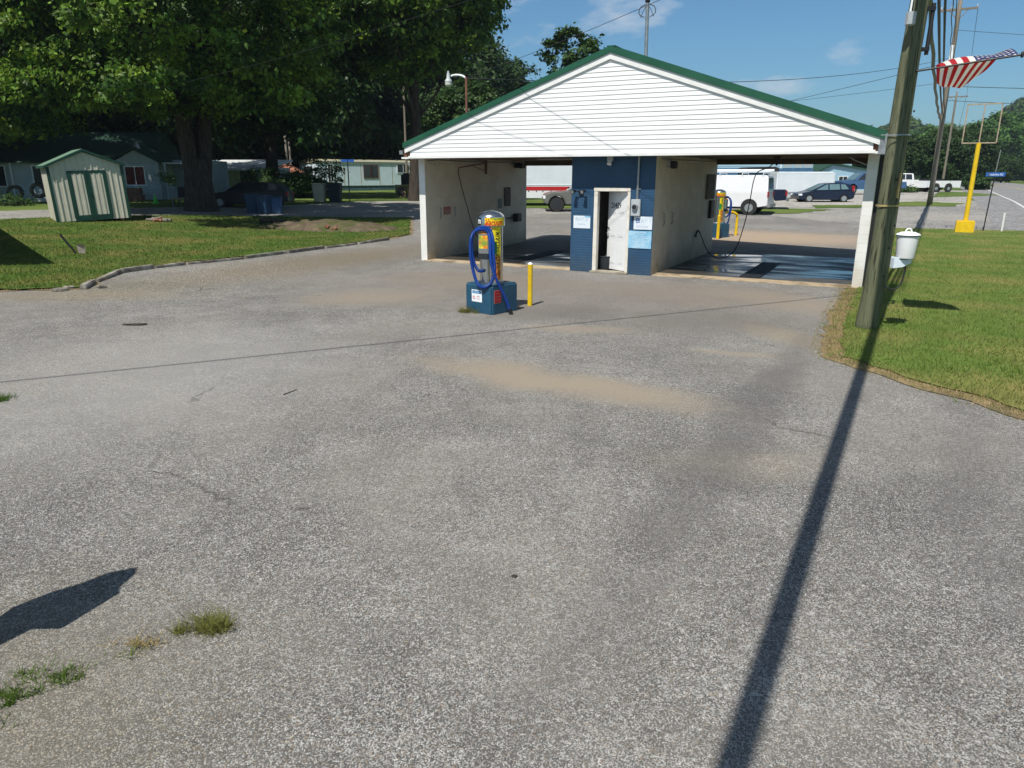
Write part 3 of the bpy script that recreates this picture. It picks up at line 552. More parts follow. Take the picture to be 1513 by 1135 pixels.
grate(9.2, 9.66, .55, 4.2, .0, 'long dark steel drain grate in the wet floor of the right wash bay')
grate(2.35, 2.85, .7, 5.2, .0, 'long dark steel drain grate in the wet floor of the left wash bay')

# things hung on the building
def wp(name, label, cat, group=None): return thing(name, label, cat, (OX, OY, 0), -AZ, group)
t = wp('wall_lamp', 'black double floodlight on the blue wall left of the door', 'floodlight')
b = MB(); b.cyl((5.17, BV-.001, 2.03), (5.17, BV-.05, 2.03), .06, n=14); b.tube([(5.17, BV-.04, 2.03), (5.1, BV-.1, 2.07), (5.06, BV-.13, 2.07)], .015, 6); b.tube([(5.17, BV-.04, 2.03), (5.25, BV-.1, 2.08), (5.28, BV-.13, 2.08)], .015, 6); b.build('lamp_bracket', m_dark, t, smooth=True)
for u in (5.03, 5.3): MB().cyl((u, BV-.1, 2.08), (u-.02, BV-.24, 2.05), .03, .06, 14).build('lamp_head', m_dark, t, smooth=True); MB().cyl((u-.02, BV-.241, 2.05), (u-.021, BV-.25, 2.048), .042, n=14).build('lamp_glass', m_galv, t)
t = wp('soffit_lamp', 'small white lamp under the gable above the door', 'lamp')
MB().box(5.88, BV-.12, 2.80, 6.02, BV-.001, 2.93).build('lamp_body', m_grey, t, bevel=.01); MB().cyl((5.95, BV-.1, 2.80), (5.95, BV-.14, 2.73), .05, .06, 12).build('lamp_head', m_white, t, smooth=True)
t = wp('bay_sign', 'faded white BAY 2 sign on the blue wall left of the door', 'sign')
MB().box(4.97, BV-.012, 1.13, 5.44, BV-.0035, 1.45).build('panel', m_paper, t)
MB().box(5.28, BV-.0145, 1.41, 5.44, BV-.0125, 1.45).build('blue_corner', m_signblue, t)
lettering('BAY 2', lambda x, y: (5.2+x, BV-.0155, 1.37+y), m_inkp, t, width=.34, height=.085); lettering('Entrance', lambda x, y: (5.2+x, BV-.0155, 1.24+y), m_inkp, t, width=.2)
t = wp('bay_sign', 'faded white BAY 1 sign under the electric meter on the blue wall', 'sign')
MB().box(6.62, BV-.016, 1.15, 7.1, BV-.0055, 1.47).build('panel', m_paper, t)
lettering('B', lambda x, y: (6.73+x, BV-.018, 1.37+y), m_inkb, t, width=.1, height=.12, bold=.02); lettering('AY 1', lambda x, y: (6.93+x, BV-.018, 1.37+y), m_inkp, t, width=.25, height=.1); lettering('Entrance', lambda x, y: (6.85+x, BV-.018, 1.23+y), m_inkp, t, width=.3)
t = wp('price_board', 'sun bleached light blue board of white text under the BAY 1 sign', 'sign')
MB().box(6.47, BV-.016, .68, 7.1, BV-.0055, 1.115).build('panel', m_signblue, t)
lettering('ATTENTION', lambda x, y: (6.8+x, BV-.018, 1.075+y), m_inkw, t, width=.3)
for i, s_ in enumerate(['NOT RESPONSIBLE FOR ANY', 'DAMAGE TO VEHICLES', 'USE AT YOUR OWN RISK', 'NO OIL CHANGING', 'NO MUDDY TRUCKS', 'REMOVE ALL TRASH', 'WATCH CHILDREN', 'THANK YOU']):
    lettering(s_, lambda x, y, i=i: (6.8+x, BV-.018, 1.02-.042*i+y), m_inkw, t, height=.022, width=.2+.06*((i*7) % 5))
t = wp('electric_meter', 'grey electric meter box with round dial and conduit on the blue wall', 'electric meter')
MB().box(6.55, BV-.1, 1.48, 6.79, BV-.001, 1.89).build('meter_box', m_grey, t, bevel=.012); MB().cyl((6.66, BV-.1, 1.7), (6.66, BV-.16, 1.7), .078, .07, 20).build('meter_dial', m_galv, t, smooth=True)
MB().cyl((6.66, BV-.161, 1.7), (6.66, BV-.163, 1.7), .055, n=20).build('dial_face', m_ink, t)
MB().tube([(6.69, BV-.035, 1.88), (6.69, BV-.035, 2.93)], .03, 10).build('conduit', m_galv, t, smooth=True)
b = MB(); b.box(6.64, BV-.02, 2.12, 6.76, BV-.002, 2.15); b.build('conduit_strap', m_galv, t)
# inside bays
t = wp('bay_floodlight', 'dark floodlight high on the inner wall at the back of the left bay', 'floodlight', 'floodlights in the wash bays')
MB().box(TH, 5.6, 2.72, TH+.16, 5.95, 2.9).build('lamp_body', m_dark, t, bevel=.01); MB().box(TH+.16, 5.62, 2.7, TH+.3, 5.93, 2.86).build('lamp_head', m_bindark, t, bevel=.02)
t = wp('bay_floodlight', 'dark floodlight high on the wall at the front of the right bay', 'floodlight', 'floodlights in the wash bays')
MB().box(UB1, .75, 2.66, UB1+.09, 1.0, 2.84).build('lamp_body', m_galv, t, bevel=.01); MB().box(UB1+.09, .78, 2.63, UB1+.22, 1.02, 2.82).build('lamp_head', m_bindark, t, bevel=.02)
t = wp('wall_notice', 'faded pink notice on the inside wall of the left bay', 'sign'); MB().box(TH+.001, .94, 1.3, TH+.01, 1.35, 1.54).build('panel', m_pinksign, t)
lettering('CAUTION', lambda x, y: (TH+.012, 1.145+x, 1.49+y), m_inkr, t, width=.34)
for i in range(3): lettering('DO NOT USE BAY FOR', lambda x, y, i=i: (TH+.012, 1.145+x, 1.43-.045*i+y), m_inkp, t, width=.3)
for v, U, du, side in ((.75, TH, .03, 'left end of the pink notice'), (1.56, TH, .03, 'right of the pink notice'), (.72, UB1, .03, 'front of the right bay wall'), (1.48, UB1, .03, 'right bay wall behind its twin')):
    t = wp('mat_clip', 'small dark floor mat clip, '+side, 'mat clip', 'mat clips on the bay walls')
    MB().tube([(U+.002, v, 1.52), (U+.05, v, 1.48), (U+.03, v, 1.38), (U+.05, v, 1.3), (U+.012, v, 1.2)], .016, 6, smooth=3).build('clip_spring', m_galv, t, smooth=True)
t = wp('notice_board', 'black framed instruction board on the left bay wall', 'notice board'); MB().box(TH+.001, 4.83, 1.42, TH+.02, 5.31, 2.06).build('frame', m_dark, t, bevel=.004); MB().box(TH+.021, 4.88, 1.47, TH+.023, 5.26, 2.01).build('panel', m_greywood, t)
t = wp('menu_sign', 'small teal decal beside the framed board in the left bay', 'sign'); MB().box(TH+.001, 4.4, 1.36, TH+.012, 4.68, 1.68).build('panel', mat('teal sign', (.04, .12, .14), .5), t)
for i in range(3): lettering('SELECT', lambda x, y, i=i: (TH+.014, 4.54+x, 1.6-.08*i+y), m_inkp, t, width=.2)
t = wp('selector_box', 'black dial box on an arm near the back of the left bay', 'control box'); MB().box(TH+.02, 5.5, .86, TH+.2, 5.82, 1.14).build('box_body', m_dark, t, bevel=.01); MB().tube([(TH+.06, 4.9, 1.0), (TH+.06, 5.5, 1.0)], .018, 6).build('arm', m_dark, t)
t = wp('wash_control', 'tall dark control panel on the right bay wall', 'control panel'); MB().box(UB1+.001, 5.2, 1.75, UB1+.06, 6.2, 2.5).build('panel', m_greywood, t, bevel=.01); MB().box(UB1+.001, 5.75, 1.15, UB1+.09, 6.25, 1.7).build('coin_box', m_dark, t, bevel=.01)
t = wp('hose_boom', 'rusty wall mounted hose boom with black hose in the left bay', 'hose boom', 'hose booms')
b = MB(); b.box(TH+.001, 3.5, 2.5, TH+.05, 3.58, 2.94); b.tube([(TH+.06, 3.54, 2.86), (.62, 1.2, 2.68)], .018, 6); b.tube([(TH+.06, 3.54, 2.58), (.42, 2.4, 2.74)], .012, 6); b.tube([(TH+.06, 3.54, 2.9), (.5, 2.2, 2.94), (.5, .9, 2.93)], .01, 6); b.build('boom_arm', m_rust, t)
MB().tube([(.62, 1.2, 2.66), (.6, 1.25, 2.4), (.64, 1.6, 1.55), (.76, 1.8, .85), (.8, 2.2, .35), (.6, 2.9, .2), (TH+.05, 3.8, .7)], .014, 6, smooth=6).build('hose', m_dark, t, smooth=True)
t = wp('hose_boom', 'ceiling boom with long looping black hose and spray gun in the right bay', 'hose boom', 'hose booms')
b = MB(); b.box(9.4, 2.9, 2.82, 9.55, 3.1, 2.955); b.tube([(9.47, 3.0, 2.82), (9.46, 3, 2.72)], .025, 8); b.build('boom_arm', m_dark, t)
MB().tube([(9.46, 3, 2.84), (9.25, 2.95, 2.66), (9.02, 2.9, 2.56), (8.94, 2.8, 2.31), (8.89, 2.8, 1.78), (8.77, 2.9, 1.11), (8.52, 3.2, .42), (8.03, 3.7, .12), (7.58, 4.1, .26), (7.2, 4.5, .78)], .014, 6, smooth=6).build('hose', m_dark, t, smooth=True)
b = MB(); b.tube([(7.19, 4.5, .8), (7.17, 4.3, .86), (7.17, 4.05, .7)], .025, 8); b.tube([(7.17, 4.2, .82), (7.17, 4.15, .66)], .018, 6); b.build('spray_gun', m_dark, t, smooth=True); MB().tube([(7.17, 4.05, .7), (7.17, 3.75, .42), (7.17, 3.6, .15)], .009, 6).build('wand', m_galv, t)

# roof mounted lamp pole and service mast
t = wp('pole_light', 'rusty pipe with white dusk to dawn lamp on the left roof slope', 'lamp')
MB().tube([(1.83, -.3, 3.85), (1.83, -.3, 4.98)], .035, 8).build('pole', m_rust, t, smooth=True)
MB().tube([(1.83, -.3, 4.8), (1.82, -.3, 4.94), (1.7, -.3, 5.02), (1.5, -.3, 5.05), (1.36, -.3, 5.03)], .025, 8, smooth=4).build('arm', m_inkw, t, smooth=True)
MB().lathe([(0, .18), (.025, .18), (.03, .12), (.045, .11), (.05, 0), (.09, -.05), (.1, -.09)], (1.27, -.3, 4.98), 20).build('lamp_housing', m_grey, t, smooth=True)
MB().lathe([(.092, -.09), (.095, -.17), (.07, -.2), (0, -.21)], (1.27, -.3, 4.98), 20).build('lamp_lens', m_amber, t, smooth=True)
t = wp('service_mast', 'slim grey steel service mast standing on the right roof slope', 'mast')
MB().tube([(5.39, 4, 5.0), (5.35, 4, 7.22)], .05, 10).build('pole', m_galv, t, smooth=True)
b = MB(); b.lathe([(0, .1), (.06, .08), (.075, 0), (.05, -.05), (0, -.05)], (5.35, 4, 7.27), 12); b.build('weather_head', m_dark, t, smooth=True)
b = MB()
for s_ in (-1, 1): b.tube([(5.35, 4, 7.2), (5.35+s_*.2, 4, 7.12), (5.35+s_*.24, 4, 6.95), (5.35+s_*.08, 4, 6.85)], .012, 6, smooth=5); b.tube([(5.35, 4, 7.2), (5.35+s_*.1, 4, 7.05), (5.35+s_*.2, 4, 6.85)], .009, 6, smooth=4)
b.build('drip_loop', m_cable, t, smooth=True)

# ------------------------------------------------------------------ vacuum stations
RIB = [.031 if i % 2 else .0265 for i in range(26*16+1)]
def vacuum(loc, rz, label, cang=-70):
    t = thing('vacuum_station', label, 'car vacuum', loc, rz, 'coin vacuums with blue bases')
    MB().box(-.35, -.35, -.02, .35, .35, .54).build('base_block', m_blueblock, t, bevel=.03, seg=3)
    MB().lathe([(.215, .54), (.215, 1.57)], n=40).build('body', m_steel, t, smooth=2)
    MB().lathe([(.225, 1.565), (.25, 1.575), (.25, 1.73), (.246, 1.745), (.22, 1.775), (.17, 1.81), (.09, 1.835), (0, 1.845)], n=40).build('cap', m_steel, t, smooth=True)
    MB().lathe([(.24, .54), (.24, .57), (.216, .58)], n=32).build('base_ring', m_galv, t, smooth=True)
    fr_ = R(cang)   # direction the coin box faces, local
    def cyl_patch(a0, a1, z0, z1, r, name, m, n=12, edge=None):
        b = MB(); vs = []
        for i in range(n+1):
            a = a0+(a1-a0)*i/n
            for z in (z0, z1): vs.append((r*math.cos(a), r*math.sin(a), z if edge is None else z+edge(i/n, z == z1)))
        b.add(vs, [(2*i, 2*i+2, 2*i+3, 2*i+1) for i in range(n)]); o = b.build(name, m, t, smooth=2); return o
    a_s = R(-38)
    cyl_patch(a_s-.62, a_s+1.0, 1.585, 1.725, .2515, 'cap_decal', m_yellowd)
    cyl_patch(a_s-.62, a_s-.2, 1.585, 1.63, .2525, 'cap_decal', m_oranged)
    wrapc = lambda ac, z, r: (lambda x, y: (r*math.cos(ac+x/r), r*math.sin(ac+x/r), z+y))
    lettering('Vacuum', wrapc(a_s+.12, 1.645, .2535), m_inkr, t, width=.34, height=.12, shear=.25, bold=.025)
    lettering('Fragrance', wrapc(a_s+.3, 1.705, .2535), m_greend, t, width=.24, height=.045, bold=.01)
    cyl_patch(a_s-1.35, a_s-.95, 1.585, 1.725, .2515, 'logo_patch', m_ink); lettering('m', wrapc(a_s-1.15, 1.655, .2535), m_inkw, t, 'logo', width=.085, height=.075, bold=.03)
    cyl_patch(a_s-.05, a_s+.75, .6, 1.56, .2165, 'side_decal', m_yellowd); cyl_patch(a_s-.05, a_s+.35, 1.08, 1.3, .2175, 'side_decal', m_greend)
    cyl_patch(a_s+.1, a_s+.74, .61, 1.04, .2178, 'side_decal', m_oranged)
    vs, fs = text2d('SUPERIOR VACUUM', width=.8, height=.09, shear=.3, bold=.02); b = MB(); b.add([(.219*math.cos(a_s+.42-y/.219), .219*math.sin(a_s+.42-y/.219), 1.08+x) for x, y in vs], fs)
    me = bpy.data.meshes.new('lettering'); me.from_pydata(b.v, [], b.f); me.materials.append(m_ink); o = bpy.data.objects.new('lettering', me); col.objects.link(o); o.parent = t
    # coin box on a stem
    F = Matrix.Rotation(fr_+R(90), 4, 'Z')
    MB().box(-.1, -.36, 1.1, .1, -.2, 1.45).xf(F).build('coin_box', m_steel, t, bevel=.01)
    MB().box(-.085, -.363, 1.19, .085, -.3605, 1.42).xf(F).build('coin_decal', m_multi, t)
    MB().prism([(-.36, 1.45), (-.2, 1.45), (-.2, 1.55)], -.1, .1, 'x').xf(F).build('coin_hood', m_oranged, t)
    MB().box(-.1, -.375, 1.0, .1, -.2, 1.095).xf(F).build('coin_tray', m_bindark, t, bevel=.008)
    MB().box(-.06, -.3, .54, .06, -.2, .99).xf(F).build('stem', m_steel, t, bevel=.01)
    # hose: wide loop hung over the front, tail to the ground on the right
    def hp(x, z, y): return F @ Vector((x*.82, y, z*1.06+.045 if z > .4 else z))
    MB().tube([hp(-.02, .70, -.33), hp(-.12, .71, -.37), hp(-.21, .85, -.4), hp(-.25, 1.08, -.41), hp(-.235, 1.27, -.4), hp(-.15, 1.4, -.36), hp(0, 1.435, -.33), hp(.14, 1.4, -.34), hp(.24, 1.25, -.38), hp(.27, 1.0, -.41), hp(.3, .8, -.42), hp(.29, .65, -.42), hp(.2, .5, -.42), hp(.03, .43, -.43), hp(-.12, .5, -.43), hp(-.23, .75, -.42), hp(-.265, 1.0, -.44), hp(-.25, 1.25, -.43), hp(-.16, 1.37, -.4), hp(.0, 1.40, -.36), hp(.12, 1.36, -.37), hp(.2, 1.2, -.41), hp(.215, 1.0, -.45), hp(.26, .8, -.46), hp(.36, .55, -.42), hp(.5, .3, -.3), hp(.57, .1, -.25)], RIB, 10, smooth=16).build('hose', m_hose, t, smooth=True)
    MB().tube([hp(.57, .12, -.25), hp(.6, .0, -.23)], [.034, .04], 10).build('hose_nozzle', m_dark, t, smooth=True)
    return t
VX, VY = -.385, 13.49
vt = vacuum((VX, VY, 0), R(-42), 'stainless coin vacuum with coiled blue hose on a blue concrete block')
b = MB().box(-.17, -.356, .21, .09, -.352, .43); b.build('notice_plate', m_inkw, vt, bevel=0)
MB().box(-.15, -.3585, .365, .07, -.3565, .415).build('notice_band', m_noticeb, vt)
lettering('NOTICE', lambda x, y: (-.04+x, -.360, .39+y), m_inkw, vt, width=.13)
b = MB(); b.lathe([(.032, 0), (.024, .0)], n=18); b.xf(Matrix.Translation((-.11, -.359, .285)) @ Matrix.Rotation(R(90), 4, 'X')); b.bar((-.132, -.359, .307), (-.088, -.359, .263), .007, .001); b.build('prohibition_ring', m_inkr, vt)
lettering('NO', lambda x, y: (-.0+x, -.359, .31+y), m_inkr, vt, width=.07); lettering('TRASH', lambda x, y: (0+x, -.359, .265+y), m_inkr, vt, width=.08)
for z0 in (.2, .315): MB().box(.352, -.29, z0+.02, .3555, -.13, z0+.12).build('red_plate', m_redsign, vt)
MB().box(.3505, -.305, .205, .3518, -.115, .45).build('plate_border', m_pinksign, vt)
lettering('STOP', lambda x, y: (.357, -.21+x, .385+y), m_pinksign, vt, width=.09); lettering('DANGER', lambda x, y: (.357, -.21+x, .27+y), m_pinksign, vt, width=.12)
vacuum((8.15, 29.35, T(8, 29.3)), R(-55), 'second coin vacuum seen through the right bay beside the yellow hoop', 75)

def bollard(loc, label, h, r=.048):
    t = thing('bollard', label, 'bollard', loc, 0, 'yellow pipe bollards'); MB().lathe([(r, -.02), (r, h-.02)], n=20).build('pipe', m_yellow, t, smooth=2)
    MB().lathe([(r, h-.02), (r*.85, h-.003), (r*.5, h+.012), (0, h+.016)], n=20).build('cap', m_inkw if r < .05 else m_yellow, t, smooth=2); return t
bollard((.35, 14.03, 0), 'yellow pipe bollard with pale cap beside the blue hose vacuum', .83)
bollard((8.0, 28.6, T(8, 28.6)), 'yellow pipe bollard in front of the vacuum behind the building', .9, .06)
t = thing('bent_bollard', 'yellow bent pipe hoop beside the vacuum behind the building', 'bollard', (0, 0, T(9, 30)))
MB().tube([(9.12, 30.0, -.02), (9.12, 30, .7), (9.05, 29.95, .85), (8.85, 29.9, .93), (8.45, 29.7, .93)], .055, 12, smooth=5).build('pipe', m_yellow, t, smooth=True)

# ------------------------------------------------------------------ utility pole with flag and siren-like canister
P1 = Vector((5.9, 11.83, 0))
pl = thing('utility_pole', 'thick greenish wooden utility pole on the lawn by the parking lot', 'utility pole', P1, 0, 'utility poles')
pts = [(0, 0, -.1), (0, 0, .1)]+[(.02+.22*z/9.5+.012*math.sin(z*1.3), -.02*math.sin(z), z) for z in np.arange(.8, 9.6, .8)]
b = MB(); b.tube(pts, [.178-.0065*i for i in range(len(pts))], 22); b.build('pole_shaft', m_wood, pl, smooth=2)
MB().box(-.13, -.235, 4.58, -.01, -.14, 4.76).build('terminal_box', m_grey, pl, bevel=.01); MB().tube([(-.08, -.17, 4.75), (-.03, -.17, 6.2)], .015, 6).build('conduit', m_inkw, pl)
b = MB(); b.tube([(.30, -.06, 4.2), (.31, -.06, 4.9)], .03, 8); b.box(.2, -.1, 4.25, .32, -.03, 4.3); b.box(.2, -.1, 4.8, .33, -.03, 4.85); b.build('bracket', m_dark, pl)
b = MB(); b.lathe([(.168, 0), (.171, .0), (.171, .028), (.168, .028)], (.063, -.017, 1.99), 22); b.build('yellow_band', m_crate, pl)
b = MB(); b.lathe([(.166, 0), (.168, .0), (.168, .02), (.166, .02)], (.09, -.02, 3.05), 22); b.build('steel_strap', m_galv, pl)
MB().box(.10, -.20, 2.12, .125, -.165, 2.5).build('marker_strip', m_crate, pl)
b = MB()
for z, a in ((.9, -80), (1.7, -60), (2.4, -95), (1.35, -75), (3.4, -60)):
    q = Vector((.03+.023*z+.165*math.cos(R(a)), -.01+.165*math.sin(R(a)), z)); b.cyl(q, q+Vector((.012*math.cos(R(a)), .012*math.sin(R(a)), 0)), .016, n=8)
b.build('bolt_head', m_dark, pl)
b = MB(); b.tube([(-.14, -.06, 2.95), (-.22, -.08, 3.06), (.0, -.2, 3.05)], .008, 6); b.build('tie_wire', m_galv, pl)
ct = thing('canister', 'white canister with domed lid on a bracket on the utility pole', 'canister', (6.26, 11.62, 1.2))
MB().lathe([(0, 0), (.13, 0), (.135, .02), (.16, .34), (.16, .345)], n=36).build('body', m_carwhite, ct, smooth=True)
MB().lathe([(.175, .345), (.178, .36)], n=36).build('rim', m_dark, ct, smooth=True); MB().lathe([(.178, .36), (.17, .375), (.1, .405), (0, .415)], n=36).build('lid', m_inkw, ct, smooth=True)
MB().tube([(-.05, 0, .4), (-.03, 0, .45), (.03, 0, .45), (.05, 0, .4)], .011, 8, smooth=3).build('lid_handle', m_inkw, ct, smooth=True)
b = MB(); b.prism([(-.19, .02), (.07, -.02), (.09, -.07), (-.04, -.14), (-.19, -.16)], -.06, -.045, 'y'); b.prism([(-.19, .02), (.07, -.02), (.09, -.07), (-.04, -.14), (-.19, -.16)], .045, .06, 'y'); b.box(-.19, -.045, -.16, -.175, .045, .0); b.box(-.12, -.06, -.025, .1, .06, -.005); b.build('bracket', m_paper, ct, bevel=.003)
MB().tube([(.02, 0, -.01), (.02, -.02, -.2), (-.03, -.04, -.42), (-.14, -.06, -.5), (-.25, -.04, -.46), (-.25, .0, -.44)], .014, 8, smooth=5).build('cable', m_dark, ct, smooth=True)

fl = thing('flag', 'american flag blown flat from a black staff on the utility pole', 'flag', (0, 0, 0))
S0 = Vector((6.02, 11.74, 3.96)); S1 = Vector((7.19, 11.07, 4.10)); MB().tube([S0, S1], .014, 8).build('staff', m_dark, fl, smooth=True)
MB().lathe([(0, .05), (.02, .03), (.024, 0), (.02, -.03), (0, -.045)], (S1.x, S1.y, S1.z), 10).build('finial', m_dark, fl, smooth=True)
ha = S0.lerp(S1, .27); hb = S0.lerp(S1, .97); hl = (hb-ha).length; FL = 1.25
back = Vector((.30, .95, 0)).normalized()
def fpos(s, t):   # s along hoist (0 inner .. 1 outer), t along fly
    q = ha.lerp(hb, s); e = 1-.72*t if s < .5 else 1-.25*t
    c = ha.lerp(hb, .55); c = ha.lerp(hb, .42); q = c+(q-c)*(1-.5*t*t)
    z = .17*math.sin(t*3.6)*(1-.75*t)-.10*t*t-.05*math.sin(t*6+s*4)*t-.035*math.sin(s*8+t*7)*(.3+t) - .10*t*t*math.sin(s*3.1)
    return q+back*FL*t*(1-.1*t)+Vector((0, 0, z+.01+.03*math.sin(s*7)*t))
def patch(name, s0, s1, t0, t1, m, ns, ntt, off=0, parent=fl):
    b = MB(); vs = [fpos(s0+(s1-s0)*i/ns, t0+(t1-t0)*j/ntt)+Vector((0, 0, off)) for i in range(ns+1) for j in range(ntt+1)]
    b.add(vs, [(i*(ntt+1)+j, (i+1)*(ntt+1)+j, (i+1)*(ntt+1)+j+1, i*(ntt+1)+j+1) for i in range(ns) for j in range(ntt)]); o = b.build(name, m, parent, smooth=2); return o
CT = .4
def fstripes(ids, m, name):
    b = MB()
    for i in ids:
        s0, s1 = i/13, (i+1)/13; t0 = CT if i >= 6 else 0; ns, n2 = 2, 22
        vs = [fpos(s0+(s1-s0)*a/ns, t0+(1-t0)*j/n2) for a in range(ns+1) for j in range(n2+1)]
        b.add(vs, [(a*(n2+1)+j, (a+1)*(n2+1)+j, (a+1)*(n2+1)+j+1, a*(n2+1)+j+1) for a in range(ns) for j in range(n2)])
    return b.build(name, m, fl, smooth=2)
fstripes(range(0, 13, 2), m_flagr, 'red_stripes'); fstripes(range(1, 13, 2), m_flagw, 'white_stripes'); patch('canton', 6/13, 1, 0, CT, m_flagb, 12, 14)
b = MB()
for i in range(9):
    for j in range(6 if i % 2 == 0 else 5):
        s_ = 6/13+(7/13)*(i+.7)/9.4; tt = CT*((j+.5)/6 if i % 2 == 0 else (j+1)/6)
        for off in (.004, -.004):
            c = fpos(s_, tt); ex = (fpos(min(1, s_+.01), tt)-c).normalized(); ey = (fpos(s_, tt+.01)-c).normalized(); pts = []
            for k in range(10): rr = .026 if k % 2 == 0 else .012; pts.append(c+ex*rr*math.cos(k*math.pi/5)+ey*rr*math.sin(k*math.pi/5)+Vector((0, 0, off)))
            b.poly(pts)
b.build('stars', m_flagw, fl)

# ------------------------------------------------------------------ farther poles
def upole(name, x, y, h, arm, label, lean=(0, 0), armz=None, r=.15, zb=None):
    z0 = T(x, y) if zb is None else zb; t = thing(name, label, 'utility pole', (x, y, z0), 0, 'utility poles')
    n = 9; MB().tube([(lean[0]*i/n, lean[1]*i/n, -.1+(h+.1)*i/n) for i in range(n+1)], [r-.05*i/n for i in range(n+1)], 14).build('pole_shaft', m_wood2, t, smooth=2)
    if arm:
        az_ = armz or h-.5; c = Vector((lean[0]*az_/h, lean[1]*az_/h, az_)); d = Vector((.8669, -.4985, 0)); b = MB(); b.bar(c-d*arm/2, c+d*arm/2, .1, .12); b.bar(c-d*arm*.28, c+Vector((0, 0, -.6)), .04); b.bar(c+d*arm*.28, c+Vector((0, 0, -.6)), .04); b.build('crossarm', m_wood2, t)
        for k in (-.48, -.2, .48): q = c+d*arm*k; MB().lathe([(0, 0), (.04, .0), (.05, .1), (.03, .16), (0, .17)], (q.x, q.y, q.z+.06), 10).build('insulator', m_grey, t, smooth=True)
    return t
p2 = upole('utility_pole', 27.69, 49.36, 12.6, 2.0, 'grey wooden utility pole with crossarm beyond the grass strip', lean=(-.05, 0), armz=11.75, r=.17)
b = MB(); b.box(-.3, -.22, 8.6, -.1, -.1, 9.7); b.build('cable_terminal', m_inkw, p2, bevel=.02)
upole('utility_pole', 51.6, 89.9, 11.0, 2.4, 'distant utility pole with crossarm behind the white pickup', armz=10.4)
upole('utility_pole', 88, 153, 11, 2.4, 'farthest thin utility pole down the highway', r=.14)
upole('utility_pole', -11.3, 80.5, 10.5, 0, 'plain grey pole behind the right end of the mobile home', r=.15)
t = thing('broken_post', 'pair of pale weathered posts left of the mobile home', 'post', gnd(-22.9, 77)); MB().tube([(0, 0, 0), (-.1, 0, 6.6)], [.14, .11], 8).build('post', m_greywood, t, smooth=2); MB().tube([(.32, 0, 0), (.28, 0, 5.2)], [.1, .09], 8).build('post', m_greywood, t, smooth=2)

def wire(name, a, b_, sag, r, label, m=None, group='overhead wires', n=28, wob=0):
    a = Vector(a); b_ = Vector(b_); pts = []
    for i in range(n+1): t = i/n; q = a.lerp(b_, t); q.z -= 4*sag*t*(1-t); pts.append(q)
    if wob:
        for i in range(1, n): pts[i] = pts[i]+Vector((wob*math.sin(i*1.7), 0, wob*math.cos(i*1.9)))
    o = MB().tube(pts, r, 6).build(name, m or m_cable, smooth=2); return tag(o, label, 'wire', group)
P0 = P1-Vector((.481, .877, 0))*46
P2t = Vector((27.6, 49.3, 0)); side = Vector((.85, -.52, 0))
cb = thing('cable_bundle', 'thick bundle of black telephone cables running from the near pole over the lot', 'cable bundle')
for k, (o, z) in enumerate(((.08, 6.35), (.125, 6.5), (.17, 6.4))):
    a = P1+side*o; pts = []
    for i in range(29): tt = i/28; q = a.lerp(P0+side*(o-.02), tt); q.z = z-4*.7*tt*(1-tt); pts.append(q)
    MB().tube(pts, .028, 8).build('strand', m_cable, cb, smooth=2)
cb = thing('cable_bundle', 'bundle of dark telephone cables hanging between the near pole and the crossarm pole', 'cable bundle')
for k, (o, z, z2, r, wob) in enumerate(((-.02, 6.35, 5.8, .05, .02), (.12, 6.6, 6.2, .035, 0), (.22, 6.9, 6.5, .03, 0), (.34, 7.0, 8.6, .014, .02), (.42, 7.3, 9.2, .012, 0), (.3, 8.2, 10.5, .01, 0))):
    pts = []
    for i in range(41):
        tt = i/40; q = (P1+side*o).lerp(P2t+side*(o*.4), tt); q.z = z+(z2-z)*tt-4*.55*tt*(1-tt)
        if wob: q = q+Vector((wob*math.sin(i*1.3), 0, wob*.5*math.cos(i*1.7)))
        pts.append(q)
    MB().tube(pts, r, 8).build('strand', m_lead if k == 0 else m_cable, cb, smooth=2)
wire('service_wire', (5.9, 11.83, 7.0), (-31.5, 46.5, 6.4), 1.0, .0045, 'thin wire crossing in front of the big trees to the far left')
wire('service_wire', (5.95, 11.8, 6.6), B(1.83, -.3, 4.97), 0.15, .0055, 'wire from the near pole to the lamp pipe on the roof')
wire('service_wire', B(1.83, -.3, 4.95), (27.5, 49.4, 9.6), .6, .012, 'black wire from the roof lamp pipe over the ridge to the crossarm pole')
wire('service_wire', (5.85, 11.8, 7.2), (-21.5, -1.7, 7.0), .5, .02, 'wire from the near pole out over the parking lot')
wire('service_wire', (27.6, 49.3, 9.4), (10, 74, 6.2), .3, .015, 'wire sloping down from the crossarm pole behind the green roof')
wire('service_wire', (27.6, 49.3, 8.2), (-6, 92, 9.0), .8, .012, 'low faint wire left of the crossarm pole')
wire('service_wire', (27.7, 49.3, 7.95), (72, 44, 7.9), .5, .018, 'level wire running right from the crossarm pole across the road')
wire('service_wire', (27.7, 49.3, 7.1), (72, 48, 6.9), .5, .015, 'lower level wire running right from the crossarm pole')
wire('service_wire', (27.7, 49.3, 11.2), (70, 52, 10.9), .5, .012, 'upper faint wire running right from the crossarm pole')
for o, lb in ((-.9, 'left conductor between the crossarms'), (.95, 'right conductor between the crossarms')): wire('conductor', (27.65+.8669*o, 49.3-.4985*o, 12.55), (51.6+.8669*o*1.1, 89.9-.4985*o*1.1, 11.45), .7, .014, lb)
for o, lb in ((-1, 'far left conductor down the highway'), (1, 'far right conductor down the highway')): wire('conductor', (51.6+.8669*o, 89.9-.4985*o, 11.45), (88+.8669*o, 153-.4985*o, 11.5), .8, .018, lb)
wire('service_wire', (-4, 30, 10.2), (-40, 40, 5.5), .5, .011, 'upper wire crossing in front of the tree crowns')

